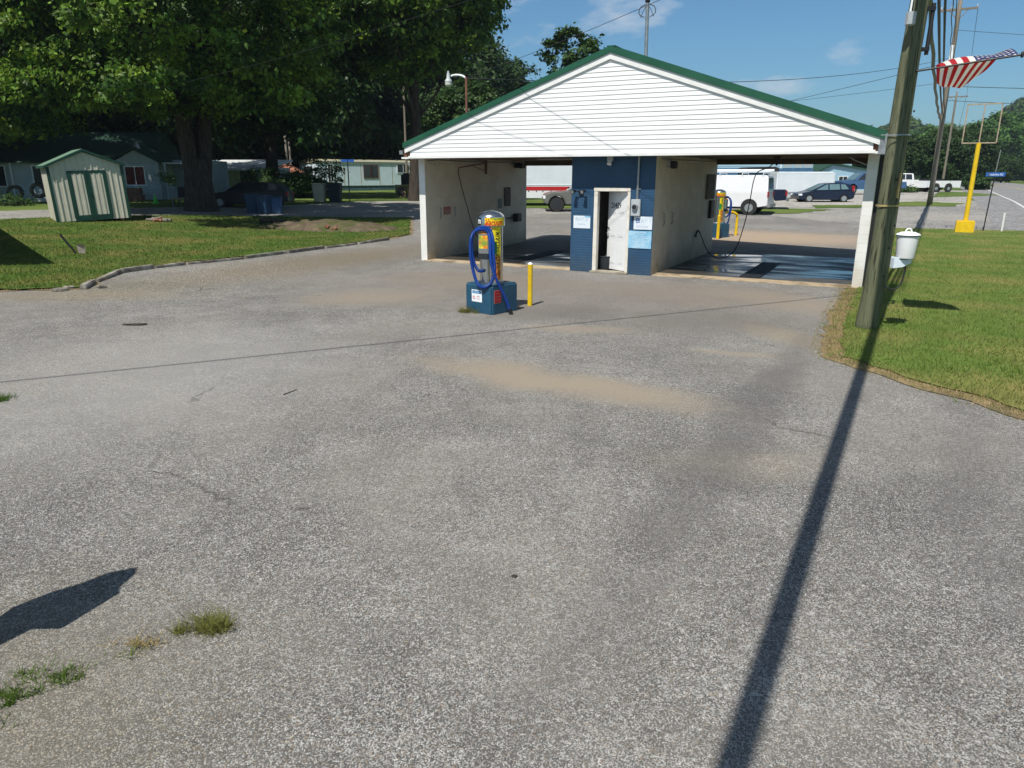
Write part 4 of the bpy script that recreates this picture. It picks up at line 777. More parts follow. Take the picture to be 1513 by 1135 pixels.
# ------------------------------------------------------------------ yellow sign, street sign, stake
ys = thing('sign_frame', 'empty rectangular sign frame on a yellow post with yellow concrete base', 'sign post', gnd(19.2, 31.3), -AZ)
MB().box(-.34, -.26, -.1, .34, .26, .5).build('base_block', m_yellow, ys, bevel=.03); MB().tube([(0, 0, .5), (0, 0, 3.62)], [.095, .085], 14).build('post', m_yellow, ys, smooth=True)
b = MB()
for u in (-.6, 0, .6): b.bar((u, 0, 3.6), (u, 0, 5.14), .045)
for z in (3.62, 5.12): b.bar((-.62, 0, z), (.62, 0, z), .045, .05)
b.build('frame', mat('tan frame paint', (.42, .34, .24), .6, c2=(.3, .24, .17), scale=5), ys)
t = thing('street_sign', 'blue street name sign on a thin leaning post by the road', 'street sign', gnd(20.4, 31.9), R(-15))
MB().tube([(0, 0, 0), (.07, 0, 2.3)], .025, 8).build('post', m_dark, t); MB().tube([(.07, 0, 2.3), (.12, 0, 3.35)], .02, 8).build('post_top', m_galv, t)
MB().box(-.28, -.03, 2.28, .45, -.026, 2.45).build('blade', m_streetblue, t); lettering('Creekview Rd', lambda x, y: (.08+x, -.032, 2.365+y), m_inkw, t, width=.56, height=.1)
b = tag(MB().box(-.035, -.02, -.02, .035, .02, .8).build('marker_stake', m_white, bevel=.006), 'thin white marker stake at the far edge of the lawn', 'stake'); b.location = gnd(21.0, 31.6)

# ------------------------------------------------------------------ trees
def crown_mesh(name, n, cl, rad, seed, leaf, shape, m, csize=.9, parent=None, holes=0):
    # leaves gathered on twigs around cluster centres spread through the crown volume
    g = np.random.default_rng(seed); C = []
    while len(C) < cl:
        q = g.uniform(-1, 1, 3); rr = np.linalg.norm(q)
        if rr < 1 and g.random() < .25+.75*rr**2: C.append(q*np.array(rad))
    C = np.array(C); C = shape(C, g) if shape else C
    idx = g.integers(0, len(C), n); s = g.uniform(.55, 1.3, len(C))[idx][:, None]
    off = g.normal(0, 1, (n, 3))*np.array([csize*.5, csize*.5, csize*.3])*s; off[:, 2] -= .12*csize*np.hypot(off[:, 0], off[:, 1])
    P = C[idx]+off; L_ = leaf*g.uniform(.6, 1.35, n)[:, None]
    ow = P-np.array([0, 0, C[:, 2].mean()]); ow /= np.linalg.norm(ow, axis=1)[:, None]+1e-6
    nn = g.normal(0, .5, (n, 3))+.55*ow; nn[:, 2] += .65; nn /= np.linalg.norm(nn, axis=1)[:, None]
    a = g.normal(0, 1, (n, 3)); a[:, 2] -= .7; a -= (a*nn).sum(1)[:, None]*nn; a /= np.linalg.norm(a, axis=1)[:, None]; b = np.cross(nn, a)
    V = np.stack([P, P+a*L_*.42+b*L_*.29, P+a*L_, P+a*L_*.42-b*L_*.29], 1).reshape(-1, 3)
    return npmesh(name, V, np.arange(n*4).reshape(-1, 4), m, parent), C
def limbs(base_r, h, C, seed, fork=.35, nl=9, stems=1):
    g = random.Random(seed); b = MB(); lows = []
    for s_ in range(stems):
        a = 2*math.pi*s_/max(1, stems)+g.random(); spread = .1*h if stems > 1 else .02*h
        r0 = base_r*(.62 if stems > 1 else 1); pts = [(0, 0, -.3), (0, 0, .2)]
        for k in range(1, 7): t = k/6; pts.append((spread*math.cos(a)*t*1.2+g.uniform(-.1, .1), spread*math.sin(a)*t*1.2+g.uniform(-.1, .1), h*.9*t))
        rs = [r0*1.25, r0*1.08]+[r0*(1-.78*k/6) for k in range(1, 7)]; b.tube(pts, rs, 12); lows.append(pts)
    if stems > 1: b.tube([(0, 0, -.3), (0, 0, .15), (0, 0, .9), (0, 0, 2.6)], [base_r*1.35, base_r*1.1, base_r*.95, base_r*.75], 14)
    sel = g.sample(range(len(C)), min(len(C), nl*4))
    for i, ci in enumerate(sel):
        c = Vector(C[ci]); st = lows[i % len(lows)]; k = g.randint(3, 6); a = Vector(st[k]); 
        if c.z < a.z+.2: k = 3; a = Vector(st[3])
        mid = a.lerp(c, .5)+Vector((g.uniform(-.3, .3), g.uniform(-.3, .3), .4)); r = base_r*(.26 if i < nl else .1)
        b.tube([a, a.lerp(mid, .5), mid, c], [r, r*.8, r*.55, r*.15], 6, smooth=2)
    return b
def tree(label, x, y, h, cz, rad, n, cl, leaf, m, seed, base_r=.3, csize=.9, stems=1, shape=None, group='trees behind the lawn and homes', z=None):
    t = thing('broadleaf_tree', label, 'tree', (x, y, T(x, y) if z is None else z), 0, group)
    o, C = crown_mesh('crown', n, cl, rad, seed, leaf, (lambda C, g: shape(C+np.array([0, 0, cz]), g)) if shape else (lambda C, g: C+np.array([0, 0, cz])), m, csize, t)
    limbs(base_r, min(h*.8, cz+rad[2]*.5), C, seed, stems=stems).build('trunk', m_bark, t, smooth=True); return t
def droop(C, g):   # lower fringe hangs raggedly
    C = C.copy(); k = C[:, 2] < 9; C[k, 2] -= g.exponential(.6, k.sum()); C[:, 2] = np.maximum(C[:, 2], 3.2); return C
def front(C, g):
    C = C.copy(); dz = np.clip((11.8-C[:, 2])/8.2, 0, .93); f = np.where(dz > 0, .5+.5/np.sqrt(1-dz**2), 1); C[:, :2] *= np.minimum(f, 1.5)[:, None]; C[:, 1] -= 4.4; q = (C[:, 1] < -5.5) & (C[:, 0] < .5); C[q, 1] = -5.5+(C[q, 1]+5.5)*.15; C[:, 2] = np.where(C[:, 2] < 5, 5+(5-C[:, 2])*.15, C[:, 2]); k = g.random(len(C)) < .22; C[k, 2] -= g.exponential(.7, k.sum())*(C[k, 2] < 8); C[:, 2] = np.maximum(C[:, 2], 4.9+g.random(len(C))*.5); return C
tree('huge multi stemmed maple towering over the shed, its trunk by the driveway', -16.5, 39.4, 20, 11.8, (9.5, 9, 8.2), 170000, 820, .25, m_leafA, 11, .78, .66, 3, front)
tree('broad maple behind the dark parked wagon', -18.2, 56.8, 22, 14, (9.5, 8, 9.5), 60000, 460, .40, m_leafB, 12, .5, 1.1, 1, droop)
def edge4(C, g):
    C = C.copy(); C[:, 0] = np.where(C[:, 0] > 5.2, 5.2-(C[:, 0]-5.2)*.4, C[:, 0]); return droop(C, g)
tree('tall maple whose crown ends against the sky left of the gable', -7.0, 54, 22, 16.6, (6.7, 6.4, 8.7), 85000, 620, .36, m_leafA, 13, .5, .9, 1)
tree('dark tree left of the shed rising out of frame', -31, 44, 20, 12.5, (9, 6, 9.2), 70000, 520, .32, m_leafA, 14, .5, .9, 1, droop)
tree('medium tree peeping over the left roof slope beneath the big crown', -4.6, 75, 11, 7.0, (3.6, 3, 3.8), 16000, 90, .36, m_leafB, 15, .25, 1.0)
tree('small clumpy tree standing behind the middle of the left roof slope', 4.7, 60.5, 13, 9.6, (2.7, 2, 3.1), 5200, 44, .34, m_leafB, 16, .25, .55, group='trees behind the lawn and homes')
bt = None
k = 0
for x, y, s_, rz in ((-46, 62, 1.0, 0), (-35, 76, 1.1, 1.2), (-47, 92, 1.25, 2.3), (-30, 96, 1.2, 4), (-18, 101, 1.15, 5.2), (-9, 104, 1.0, .7), (-60, 80, 1.3, 3), (-39, 57, .9, 2), (-2.5, 112, .85, 3.4), (-24, 88, 1.0, 4.4)):
    if bt is None: bt = tree('x', x, y, 22, 12, (8.5, 8.5, 10.2), 34000, 300, .62, m_leafC, 21, .45, 1.7, 1, droop); c = bt
    else: c = copy_tree(bt); c.location = (x, y, T(x, y))
    c.scale = (s_, s_, s_); c.rotation_euler = (0, 0, rz); 
    c['label'] = ['dark tree behind the left white house', 'dark tree beyond the green roofed house', 'second rank tree far left', 'dark tree behind the awning house', 'dark tree behind the mobile home left end', 'dark tree behind the mobile home right end', 'farthest left dark tree', 'dark tree between the two white houses', 'tree beyond the porch of the mobile home', 'dark tree above the pale weathered posts'][k]; k += 1
# right-hand belt of trees beyond the yard
rt_ = None; labs = ['at the left end of the belt over the tow truck', 'above the blue hatchback', 'right of the small blue house', 'behind the rear bay column', 'behind the near utility pole', 'over the white pickup', 'behind the crossarm pole', 'over the white trailer', 'at the bend of the highway', 'left of the empty sign frame', 'inside the empty sign frame', 'right of the sign frame', 'over the street sign', 'at the right edge above the road', 'dark at the far right edge', 'behind the blue sided house', 'low beside the road bend', 'far across the highway']
for i, (x, y, s_) in enumerate(((44, 118, 1), (52, 128, 1.05), (60, 124, .9), (66, 132, 1.1), (64, 112, .85), (72, 126, 1), (80, 134, 1.1), (86, 142, 1.05), (100, 165, 1.0), (112, 172, .95), (122, 176, 1.2), (118, 150, .9), (104, 128, 1.05), (98, 112, 1.1), (92, 98, 1.1), (20, 100, 1.0), (94, 150, .7), (135, 165, 1.2))):
    if rt_ is None: rt_ = tree('x', x, y, 11, 6.2, (5.2, 5.2, 5.4), 20000, 190, .55, m_leafC, 31, .3, 1.2, 1, None, 'trees along the far side of the yard and highway'); c = rt_
    else: c = copy_tree(rt_); c.location = (x, y, T(x, y))
    s_ *= .82 if i < 8 else .62; c.scale = (s_, s_, s_*(.85+.22*((i*37) % 10)/10)); c.rotation_euler = (0, 0, i*1.3); c['label'] = 'dark green tree '+labs[i]
rb = None
for i, (x, y, s_, lb) in enumerate(((150, 238, 1.5, 'bright green tree below the hill, right of the sign frame'), (170, 250, 1.7, 'bright green tree at the right edge below the hill'), (138, 252, 1.3, 'bright green tree inside the sign frame below the hill'))):
    if rb is None: rb = tree('x', x, y, 11, 6.4, (5.4, 5.4, 5.4), 16000, 150, .7, m_leafD, 41, .3, 1.3, 1, None, 'bright trees below the hill'); c = rb
    else: c = copy_tree(rb); c.location = (x, y, T(x, y))
    c.scale = (s_, s_, s_*1.1); c.rotation_euler = (0, 0, i*2.1); c['label'] = lb

# hill with a forest canopy
def hillz(x, y):
    d = 520; r = (x*.8669-y*.4985)   # distance to the right of the highway axis
    az = math.degrees(math.atan2(x, y)); base = 0
    base = 30*ss(14, 30, az)+20*ss(29, 38, az)+14*math.sin(az*.55+.5)*ss(10, 20, az)*.25+2.5*math.sin(az*1.9)
    return base*ss(300, 640, math.hypot(x, y))*(1-.25*ss(900, 1300, math.hypot(x, y)))
V = []; na, nr = 90, 22
for j in range(nr+1):
    rr = 290+1100*j/nr
    for i in range(na+1): a = R(8+60*i/na); x, y = rr*math.sin(a), rr*math.cos(a); V.append((x, y, 1.0+hillz(x, y)))
b = MB(); b.v = V; b.f = [(j*(na+1)+i, j*(na+1)+i+1, (j+1)*(na+1)+i+1, (j+1)*(na+1)+i) for j in range(nr) for i in range(na)]
m_hill = mat('hill forest floor', (.03, .06, .015), .95, c2=(.05, .09, .02), scale=.02); struct(b.build('hills', m_hill, smooth=2))
def forest():
    g = np.random.default_rng(5); n = 3400; a = R(8)+g.random(n)*R(42); rr = 300+g.random(n)**.8*480; X, Y = rr*np.sin(a), rr*np.cos(a); Z = np.array([1+hillz(x, y) for x, y in zip(X, Y)])
    keep = np.ones(n, bool); hx = X*.8669-Y*.4985; hx0 = h0.x*.8669-h0.y*.4985; keep &= ~((hx > hx0-6) & (hx < hx0+14) & (rr < 700)); X, Y, Z = X[keep], Y[keep], Z[keep]; n = len(X)
    s = g.uniform(3.2, 5.8, n); per = 46; m = n*per; i = np.repeat(np.arange(n), per); d = g.normal(0, 1, (m, 3)); d /= np.linalg.norm(d, axis=1)[:, None]; d[:, 2] = np.abs(d[:, 2])*1.15-.15
    P = np.stack([X[i], Y[i], Z[i]+s[i]*1.0], 1)+d*s[i][:, None]*g.uniform(.75, 1.05, m)[:, None]
    t = g.normal(0, 1, (m, 3)); t -= .75*(t*d).sum(1)[:, None]*d; t /= np.linalg.norm(t, axis=1)[:, None]; u = np.cross(d, t); L_ = (s[i]*.36*g.uniform(.6, 1.3, m))[:, None]
    V = np.stack([P-t*L_, P+u*L_*.7, P+t*L_, P-u*L_*.7], 1).reshape(-1, 3); o = npmesh('hillside_forest', V, np.arange(m*4).reshape(-1, 4), mat('hillside canopy', (.04, .085, .018), .8, island=.5, c2=(.075, .12, .03), scale=.012, detail=4, trans=.15, spec=.1)); tag(o, 'continuous forest canopy covering the hill beyond the road', 'forest'); o['kind'] = 'stuff'
forest()

# shrubs
def shrub(label, x, y, r, h, n, m, leaf=.12, seed=1, cat='bush', z=None):
    t = thing('bush', label, cat, (x, y, T(x, y) if z is None else z), 0, 'bushes near the homes'); o, C = crown_mesh('foliage', n, max(14, int(30*r)), (r, r*.8, h*.5), seed, leaf, lambda C, g: C+np.array([0, 0, h*.5]), m, .45, t)
    b = MB(); g = random.Random(seed)
    for i in range(8): c = Vector(C[g.randrange(len(C))]); b.tube([(g.uniform(-.2, .2), 0, -.1), c*.5, c], [.03, .02, .008], 5)
    b.build('stems', m_bark, t); return t
shrub('dark rambling hedge behind the blue bins', -17.6, 54.5, 2.0, 2.2, 9000, m_leafB, .16, 51); shrub('hedge in front of the mobile home end wall', -15.6, 55.5, 1.5, 2.0, 7000, m_leafB, .16, 52)
shrub('tall thin shrub in front of the mobile home window', -14.3, 56.5, 1.6, 3.4, 2600, m_leafB, .18, 53)
shrub('low weeds at the base of the left white house', -27.5, 41, 1.0, .7, 1300, m_leafB, .12, 54)
shrub('roadside bush behind the white trailer', 54.5, 88, 1.6, 1.7, 3000, m_leafC, .3, 55); shrub('weedy bush in front of the white pickup', 40.5, 77, 1.3, .6, 1500, m_leafB, .2, 56)
def tuft(label, x, y, r, n, h, seed, dry=.2):
    g = np.random.default_rng(seed); k = 9; cx = g.normal(0, .75*r, k); cy = g.normal(0, .38*r, k); cs = g.uniform(.12, .38, k)*r; i = g.integers(0, k, n); X = x+cx[i]+g.normal(0, 1, n)*cs[i]; Y = y+cy[i]+g.normal(0, 1, n)*cs[i]*.8; hh = h*1.2*g.uniform(.3, 1.3, n)*(.6+.8*cs[i]/(.38*r)); al = g.uniform(0, 6.28, n); w = .003
    lx, ly = g.normal(0, .8, n)*hh, g.normal(0, .8, n)*hh
    V = np.stack([np.stack([X-np.cos(al)*w, Y-np.sin(al)*w, X*0+.003], 1), np.stack([X+np.cos(al)*w, Y+np.sin(al)*w, X*0+.003], 1), np.stack([X+lx, Y+ly, hh], 1)], 1).reshape(-1, 3)
    return tag(npmesh('weed_tuft', V, np.arange(n*3).reshape(-1, 3), m_blade if g.random() > dry else m_strawb, k=3), label, 'weeds', 'weed tufts in the asphalt')
tuft('round green weed tuft alone on the asphalt near the bottom left', -1.72, 3.52, .13, 900, .045, 1, 0); tuft('thin yellowish weed tuft beside the round green one', -2.03, 3.38, .07, 160, .03, 2, 1.1)
tuft('ragged strip of weeds left of the thin tuft', -2.23, 3.12, .14, 380, .03, 3, 0); tuft('green weed strip at the lower left edge', -2.42, 2.95, .07, 330, .03, 4, 0); tuft('dense weed patch in the bottom left corner', -2.55, 2.66, .13, 750, .045, 5, 0)
tuft('weed patch on the left edge of the asphalt', -6.0, 7.75, .2, 700, .05, 6, 0); tuft('small weed at the corner of the blue vacuum block', -.83, 13.3, .16, 500, .09, 7, 0); 

def pebbles(name, n, cx, cy, sx, sy, seed, smin, smax, m, label, poly=None):
    g = np.random.default_rng(seed); X = cx+g.normal(0, sx, n); Y = cy+g.normal(0, sy, n); S = g.uniform(smin, smax, n)
    if poly: k = inpoly(X, Y, poly); X, Y, S = X[k], Y[k], S[k]; n = len(X)
    Z = vT(X, Y)+.004; a = g.uniform(0, 6.28, n); D = np.array([[1, 0, 0], [0, 1, 0], [-1, 0, 0], [0, -1, 0], [0, 0, 1]], float)*np.array([1, .75, .6]); D = D[None]*g.uniform(.7, 1.2, (n, 5, 1))*S[:, None, None]
    V = np.stack([D[..., 0]*np.cos(a)[:, None]-D[..., 1]*np.sin(a)[:, None]+X[:, None], D[..., 0]*np.sin(a)[:, None]+D[..., 1]*np.cos(a)[:, None]+Y[:, None], D[..., 2]+Z[:, None]], -1).reshape(-1, 3)
    F = (np.arange(n)[:, None, None]*5+np.array([[0, 1, 4], [1, 2, 4], [2, 3, 4], [3, 0, 4]])[None]).reshape(-1, 3)
    o = npmesh(name, V, F, m, k=3); o['kind'] = 'stuff'; return tag(o, label, 'gravel')
m_peb = mat('loose stones', (.24, .215, .17), .9, island=.6, spec=.2)
pebbles('gravel', 16000, -2.6, 2.6, .75, .7, 3, .003, .008, m_peb, 'loose fine gravel over the bottom left corner of the lot')
pebbles('gravel', 9000, -6.3, 8.2, .9, 1.6, 4, .004, .01, m_peb, 'loose gravel along the left edge of the lot')
pebbles('gravel', 9000, -8.0, 18.5, 1.6, 3.2, 5, .008, .022, m_peb, 'loose gravel and grit in front of the lawn kerb', [(-9.9, 15.2), (-10, 18.7), (-9.2, 20.4), (-8, 21.9), (-6.3, 24.9), (-4.6, 27.8), (-3, 27), (-4.5, 21), (-5, 15), (-8, 13.6)])
# ------------------------------------------------------------------ kerb pieces and lawn clutter
kp = [(-9.54, 16.0), (-9.85, 17.0), (-10.15, 18.75), (-9.75, 19.75), (-9.25, 20.6), (-8.15, 22.15), (-7.3, 23.6), (-6.45, 25.1), (-5.6, 26.5), (-4.7, 28.0)]
klab = ['broken', 'crumbled', 'corner', 'short', 'long pale', 'bright topped', 'chipped', 'middle right', 'second last', 'last']
for i in range(len(kp)-1):
    a, b_ = Vector((*kp[i], 0)), Vector((*kp[i+1], 0)); d = (b_-a).normalized(); a = a+d*.04; b_ = b_-d*.04; g = random.Random(i)
    z = T(a.x, a.y); o = MB().bar((a.x, a.y, z+.03+g.uniform(-.04, .03)), (b_.x, b_.y, T(b_.x, b_.y)+.03+g.uniform(-.04, .03)), .15, .12).build('kerb_piece', m_kerb, bevel=.02)
    tag(o, f'{klab[i]} concrete kerb piece, number {["one","two","three","four","five","six","seven","eight","nine"][i]} from the left end along the lawn', 'kerb', 'concrete kerb pieces edging the left lawn')
m_conc2 = m_kerb
t = thing('kerb_rubble', 'flat chunks of broken concrete at the left end of the kerb', 'rubble', gnd(-9.7, 15.9)); g = random.Random(4)
for i in range(5): MB().box(-.12, -.09, 0, .12, .09, .06, Matrix.Translation((g.uniform(-.4, .5), g.uniform(-.15, .5), .0)) @ Matrix.Rotation(g.random()*3, 4, 'Z') @ Matrix.Rotation(.15, 4, 'X')).build('chunk', m_conc2, t, bevel=.02)
t = thing('fallen_bar', 'dark bar stuck slantwise in the lawn beside a crumpled metal piece', 'metal bar', gnd(-13.3, 22.4)); MB().bar((-.55, .1, .62), (-.05, 0, 0), .06, .03).build('bar', m_dark, t)
b = MB(); b.add([(0, 0, 0), (.18, .05, .02), (.22, 0, .3), (.05, .05, .34), (.1, .12, .16), (-.1, .1, .3)], [(0, 1, 4), (1, 2, 4), (2, 3, 4), (3, 5, 4), (5, 0, 4)]); b.build('crumpled_sheet', m_greywood, t)
t = thing('thin_sliver', 'thin brown sliver lying on the asphalt', 'stick', (-2.65, 8.0, .01)); MB().tube([(0, 0, 0), (.1, .2, .003)], .005, 5).build('sliver_body', m_bark, t)  # short thin bark-coloured tube laid flat on the asphalt
t = thing('bark_scrap', 'dark flat scrap lying on the asphalt left of the vacuum', 'scrap', (-6.4, 12.05, .01)); MB().prism([(-.2, -.03), (.1, -.05), (.2, .02), (.16, .06), (-.05, .03)], 0, .02, 'z').build('scrap_body', m_bark, t)
t = thing('leaf_scrap', 'tiny dark leaf scrap lying alone on the open asphalt', 'scrap', (.015, 4.06, .008)); MB().prism([(-.018, -.008), (.01, -.014), (.022, .004), (.002, .014), (-.016, .008)], 0, .008, 'z').build('scrap_body', m_bark, t)
# bare mound with bricks
def mound():
    V = []; n = 18; g = random.Random(2)
    for j in range(n+1):
        for i in range(n+1):
            x = -3.4+6.8*i/n; y = -1.5+3*j/n; r = math.hypot(x/3.4, y/1.5); z = .34*max(0, 1-r**2)+g.uniform(-.05, .07)*(r < .95)-(.06 if r > .97 else 0); V.append((x, y, z))
    b = MB(); b.v = V; b.f = [(j*(n+1)+i, j*(n+1)+i+1, (j+1)*(n+1)+i+1, (j+1)*(n+1)+i) for j in range(n) for i in range(n)]; o = b.build('earth_mound', m_mount, smooth=2); o.location = gnd(-8.2, 32.2, .05); o.rotation_euler = (0, 0, R(-8)); tag(o, 'low bare earth mound with dead grass on the left lawn', 'mound')
mound()
t = thing('brick_rubble', 'heap of broken red bricks on the earth mound', 'rubble', gnd(-7.2, 31.0, .1)); g = random.Random(9)
for i in range(9): MB().box(-.1, -.05, 0, .1, .05, .07, Matrix.Translation((g.uniform(-.6, .9), g.uniform(-.3, .3), g.uniform(.0, .14))) @ Matrix.Rotation(g.random()*3, 4, 'Z') @ Matrix.Rotation(g.uniform(-.5, .5), 4, 'X')).build('brick', m_brick, t, bevel=.01)
t = thing('log', 'rotten log lying at the left of the earth mound', 'log', gnd(-11.3, 33.2, .15)); MB().tube([(0, 0, .06), (.4, -.12, .1), (.8, -.2, .06), (1.3, -.45, .07)], [.13, .11, .12, .07], 7).build('log_body', m_bark, t, smooth=True)

# ------------------------------------------------------------------ garden shed
def shed():
    x0, y0 = -19.0, 30.8; x1, y1 = -17.2, 32.9
    a = math.atan2(y1-y0, x1-x0); a = R(38); w = 2.72; dd = 2.3
    t = thing('garden_shed', 'leaning beige metal shed with dark green trim and double doors on the lawn', 'shed', gnd(-18.85, 30.65, .06), a)
    t.rotation_euler = (0, R(-2.0), a)
    hw_, pk = 2.22, 2.76
    b = MB()
    b.prism([(0, 0), (w, 0), (w, hw_), (w/2, pk), (0, hw_)], 0, dd, 'y'); b.build('wall', m_shed, t)
    b = MB(); n = 12
    for i in range(1, n):
        u = w*i/n; zt = hw_+(pk-hw_)*(1-abs(u-w/2)/(w/2))-.03; 
        if .72 < u < 2.02: b.box(u-.018, -.03, 2.04, u+.018, -.001, zt)
        else: b.box(u-.018, -.03, .02, u+.018, -.001, zt)
    for i in range(1, 9): v = dd*i/9; b.box(-.018, v-.012, .02, -.001, v+.012, hw_-.02)
    b.build('siding_rib', m_shed, t)
    for u in (0, w): MB().box(u-.05, -.03, 0, u+.06, .05, hw_-.02).build('corner_trim', m_shedg, t)
    b = MB(); b.box(.66, -.035, .0, 2.08, -.019, .22); b.box(.66, -.035, 1.9, 2.08, -.019, 2.02)
    for u in (.66, 1.27, 1.37, 1.98): b.box(u-.02, -.042, .1, u+.12, -.0195, 2.01)
    b.box(.72, -.033, .2, .8, -.019, 1.95); b.build('door_trim', m_shedg, t)
    for u0, u1 in ((.76, 1.27), (1.47, 1.98)):
        d = MB(); d.box(u0, -.022, .22, u1, -.0195, 1.9); [d.box(u0+k, -.04, .22, u0+k+.025, -.022, 1.9) for k in (.14, .17, .34, .37)]; d.build('door', m_shed, t)
    MB().box(1.4, -.06, .95, 1.44, -.037, 1.08).build('latch', m_dark, t)
    rf = MB()
    for s_ in (-1, 1):
        ue = -.14 if s_ < 0 else w+.14; ze = hw_-.065
        rf.add([(ue, -.16, ze), (w/2, -.16, pk+.03), (w/2, dd+.14, pk+.03), (ue, dd+.14, ze), (ue, -.16, ze+.09), (w/2, -.16, pk+.12), (w/2, dd+.14, pk+.12), (ue, dd+.14, ze+.09)], [(0, 1, 2, 3), (4, 7, 6, 5), (0, 4, 5, 1), (1, 5, 6, 2), (2, 6, 7, 3), (3, 7, 4, 0)])
    rf.build('roof', m_shedg, t)
    top = MB()
    for s_ in (-1, 1):
        ue = -.12 if s_ < 0 else w+.12; ze = hw_-.05+.09; top.add([(ue, -.13, ze-.003), (w/2, -.13, pk+.127), (w/2, dd+.12, pk+.127), (ue, dd+.12, ze-.003)], [(0, 1, 2, 3)])
    top.build('roof_sheet', mat('pale green roof sheet', (.16, .27, .19), .5, c2=(.12, .22, .15), scale=3), t)
    sk = MB(); [sk.box(u, .1, -.22, u+.12, dd-.1, 0) for u in (.25, 1.3, 2.4)]; sk.box(-.1, .0, -.2, .2, .25, -.02); sk.build('skid', m_brick, t)
shed()
t = thing('woodpile', 'small heap of split logs and scraps at the right of the shed', 'woodpile', gnd(-16.2, 32.7)); g = random.Random(6)
for i in range(8): a = g.random()*.8; MB().tube([(g.uniform(-.2, .9), g.uniform(-.2, .2), .1+.05*(i % 3)), (g.uniform(.2, 1.2), g.uniform(-.3, .3), .08)], .06, 7).build('piece', m_greywood if i % 2 else m_brick, t)
t = thing('house_shadow_caster', 'added white house shape just outside the left edge, its roof corner shading the lawn', 'house', (0, 0, 0))  # unseen house added so its roof corner casts the wedge of shade on the lawn
C0 = Vector((-13.75, 18.05, 3.55)); Ca = C0+Vector((-8.6, 10.4, 0)); Cb = C0+Vector((-7.5, -2.6, 0)); Cc = Ca+Vector((-7.5, -2.6, 0))
b = MB(); b.add([C0, Ca, Cc, Cb]+[q+Vector((0, 0, .15)) for q in (C0, Ca, Cc, Cb)], [(0, 1, 2, 3), (4, 7, 6, 5), (0, 4, 5, 1), (1, 5, 6, 2), (2, 6, 7, 3), (3, 7, 4, 0)]); b.build('roof', m_roofd, t)
c_ = (C0+Cc)/2; b = MB(); q4 = [c_+(q-c_)*.9 for q in (C0, Ca, Cc, Cb)]; b.add([Vector((q.x, q.y, -.1)) for q in q4]+[Vector((q.x, q.y, 3.54)) for q in q4], [(0, 1, 5, 4), (1, 2, 6, 5), (2, 3, 7, 6), (3, 0, 4, 7)]); b.build('wall', m_siding_w, t)
t = thing('banner_shadow_caster', 'added narrow pointed shadow caster on a stake just outside the lower left edge', 'banner', (-3.13, 2.92, 0)); MB().tube([(0, 0, 0), (0, 0, 2.0)], .02, 6).build('stake', m_galv, t)  # unseen banner shape added to cast the pointed shadow at lower left
MB().prism([(0, 2.2), (.07, 2.12), (.12, 1.92), (.19, 1.85), (.21, 1.6), (.24, 1.3), (.1, 1.15), (.1, .9), (-.12, .8), (-.22, 1.2), (-.19, 1.5), (-.13, 1.72), (-.1, 1.98), (-.04, 2.12)], -.01, .01, 'y').xf(Matrix.Rotation(R(-35), 4, 'Z')).build('caster_panel', m_flagb, t)

# ------------------------------------------------------------------ houses
def winpart(t, x, y, z, w, h, ax='x', m=m_glass, fr=m_inkw, s=-1):
    # window on a wall facing -y (ax x) or -x/+x (ax y)
    if ax == 'x':
        f = MB(); f.box(x-.06, y-.05, z-.06, x+w+.06, y-.002, z); f.box(x-.06, y-.05, z+h, x+w+.06, y-.002, z+h+.06); f.box(x-.06, y-.05, z, x, y-.002, z+h); f.box(x+w, y-.05, z, x+w+.06, y-.002, z+h); f.box(x+w/2-.02, y-.045, z, x+w/2+.02, y-.003, z+h)
        o = f.build('window', fr, t); MB().box(x, y-.03, z, x+w, y-.0025, z+h).build('pane', m, o)
    else:
        f = MB(); f.box(x+s*.05, y-.06, z-.06, x+s*.002, y+w+.06, z); f.box(x+s*.05, y-.06, z+h, x+s*.002, y+w+.06, z+h+.06); f.box(x+s*.05, y-.06, z, x+s*.002, y, z+h); f.box(x+s*.05, y+w, z, x+s*.002, y+w+.06, z+h)
        o = f.build('window', fr, t); MB().box(x+s*.03, y, z, x+s*.0025, y+w, z+h).build('pane', m, o)
def clap(b, x0, x1, y, z0, z1, st=.16):
    z = z0
    while z < z1-.02: b.add([(x0, y-.02, z), (x1, y-.02, z), (x1, y-.002, min(z+st, z1)), (x0, y-.002, min(z+st, z1))], [(0, 1, 2, 3)]); z += st
# left white house
t = thing('white_house', 'low white house with tyres leaning on it at the left edge', 'house', gnd(-37.5, 43.2), R(18))
MB().box(0, 0, -.3, 10.6, 6, 2.35).build('wall', m_siding_w, t); b = MB(); clap(b, 0, 10.6, -.0, 0, 2.3); b.build('siding', m_siding_w, t)
b = MB(); b.prism([(-.7, 2.3), (3, 3.7), (6.7, 2.3)], -.5, 11.1, 'x'); b.build('roof', m_roofd, t)
for x in (3.0, 6.3, 8.7): winpart(t, x, -.02, .95, .9, 1.15)
MB().box(7.5, -.06, 0, 7.58, -.0205, 2.3).build('corner_board', m_inkw, t)
for i, (x, z, r) in enumerate(((-28.3, .45, .42), (-27.2, .55, .42))):
    t = thing('old_tyre', ['old black tyre on the white house wall at the left edge', 'old black tyre with pale hub hanging beside the first'][i], 'tyre', (x, 42.6+(x+28)*.33, T(x, 42)+z+.2), R(18), 'tyres by the left white house')
    b = MB(); b.tube([(r*.8*math.cos(a), 0, r*.8*math.sin(a)) for a in np.linspace(0, 2*math.pi, 25)], .11, 8, cap=False); b.build('tyre_ring', m_tyre, t, smooth=True)
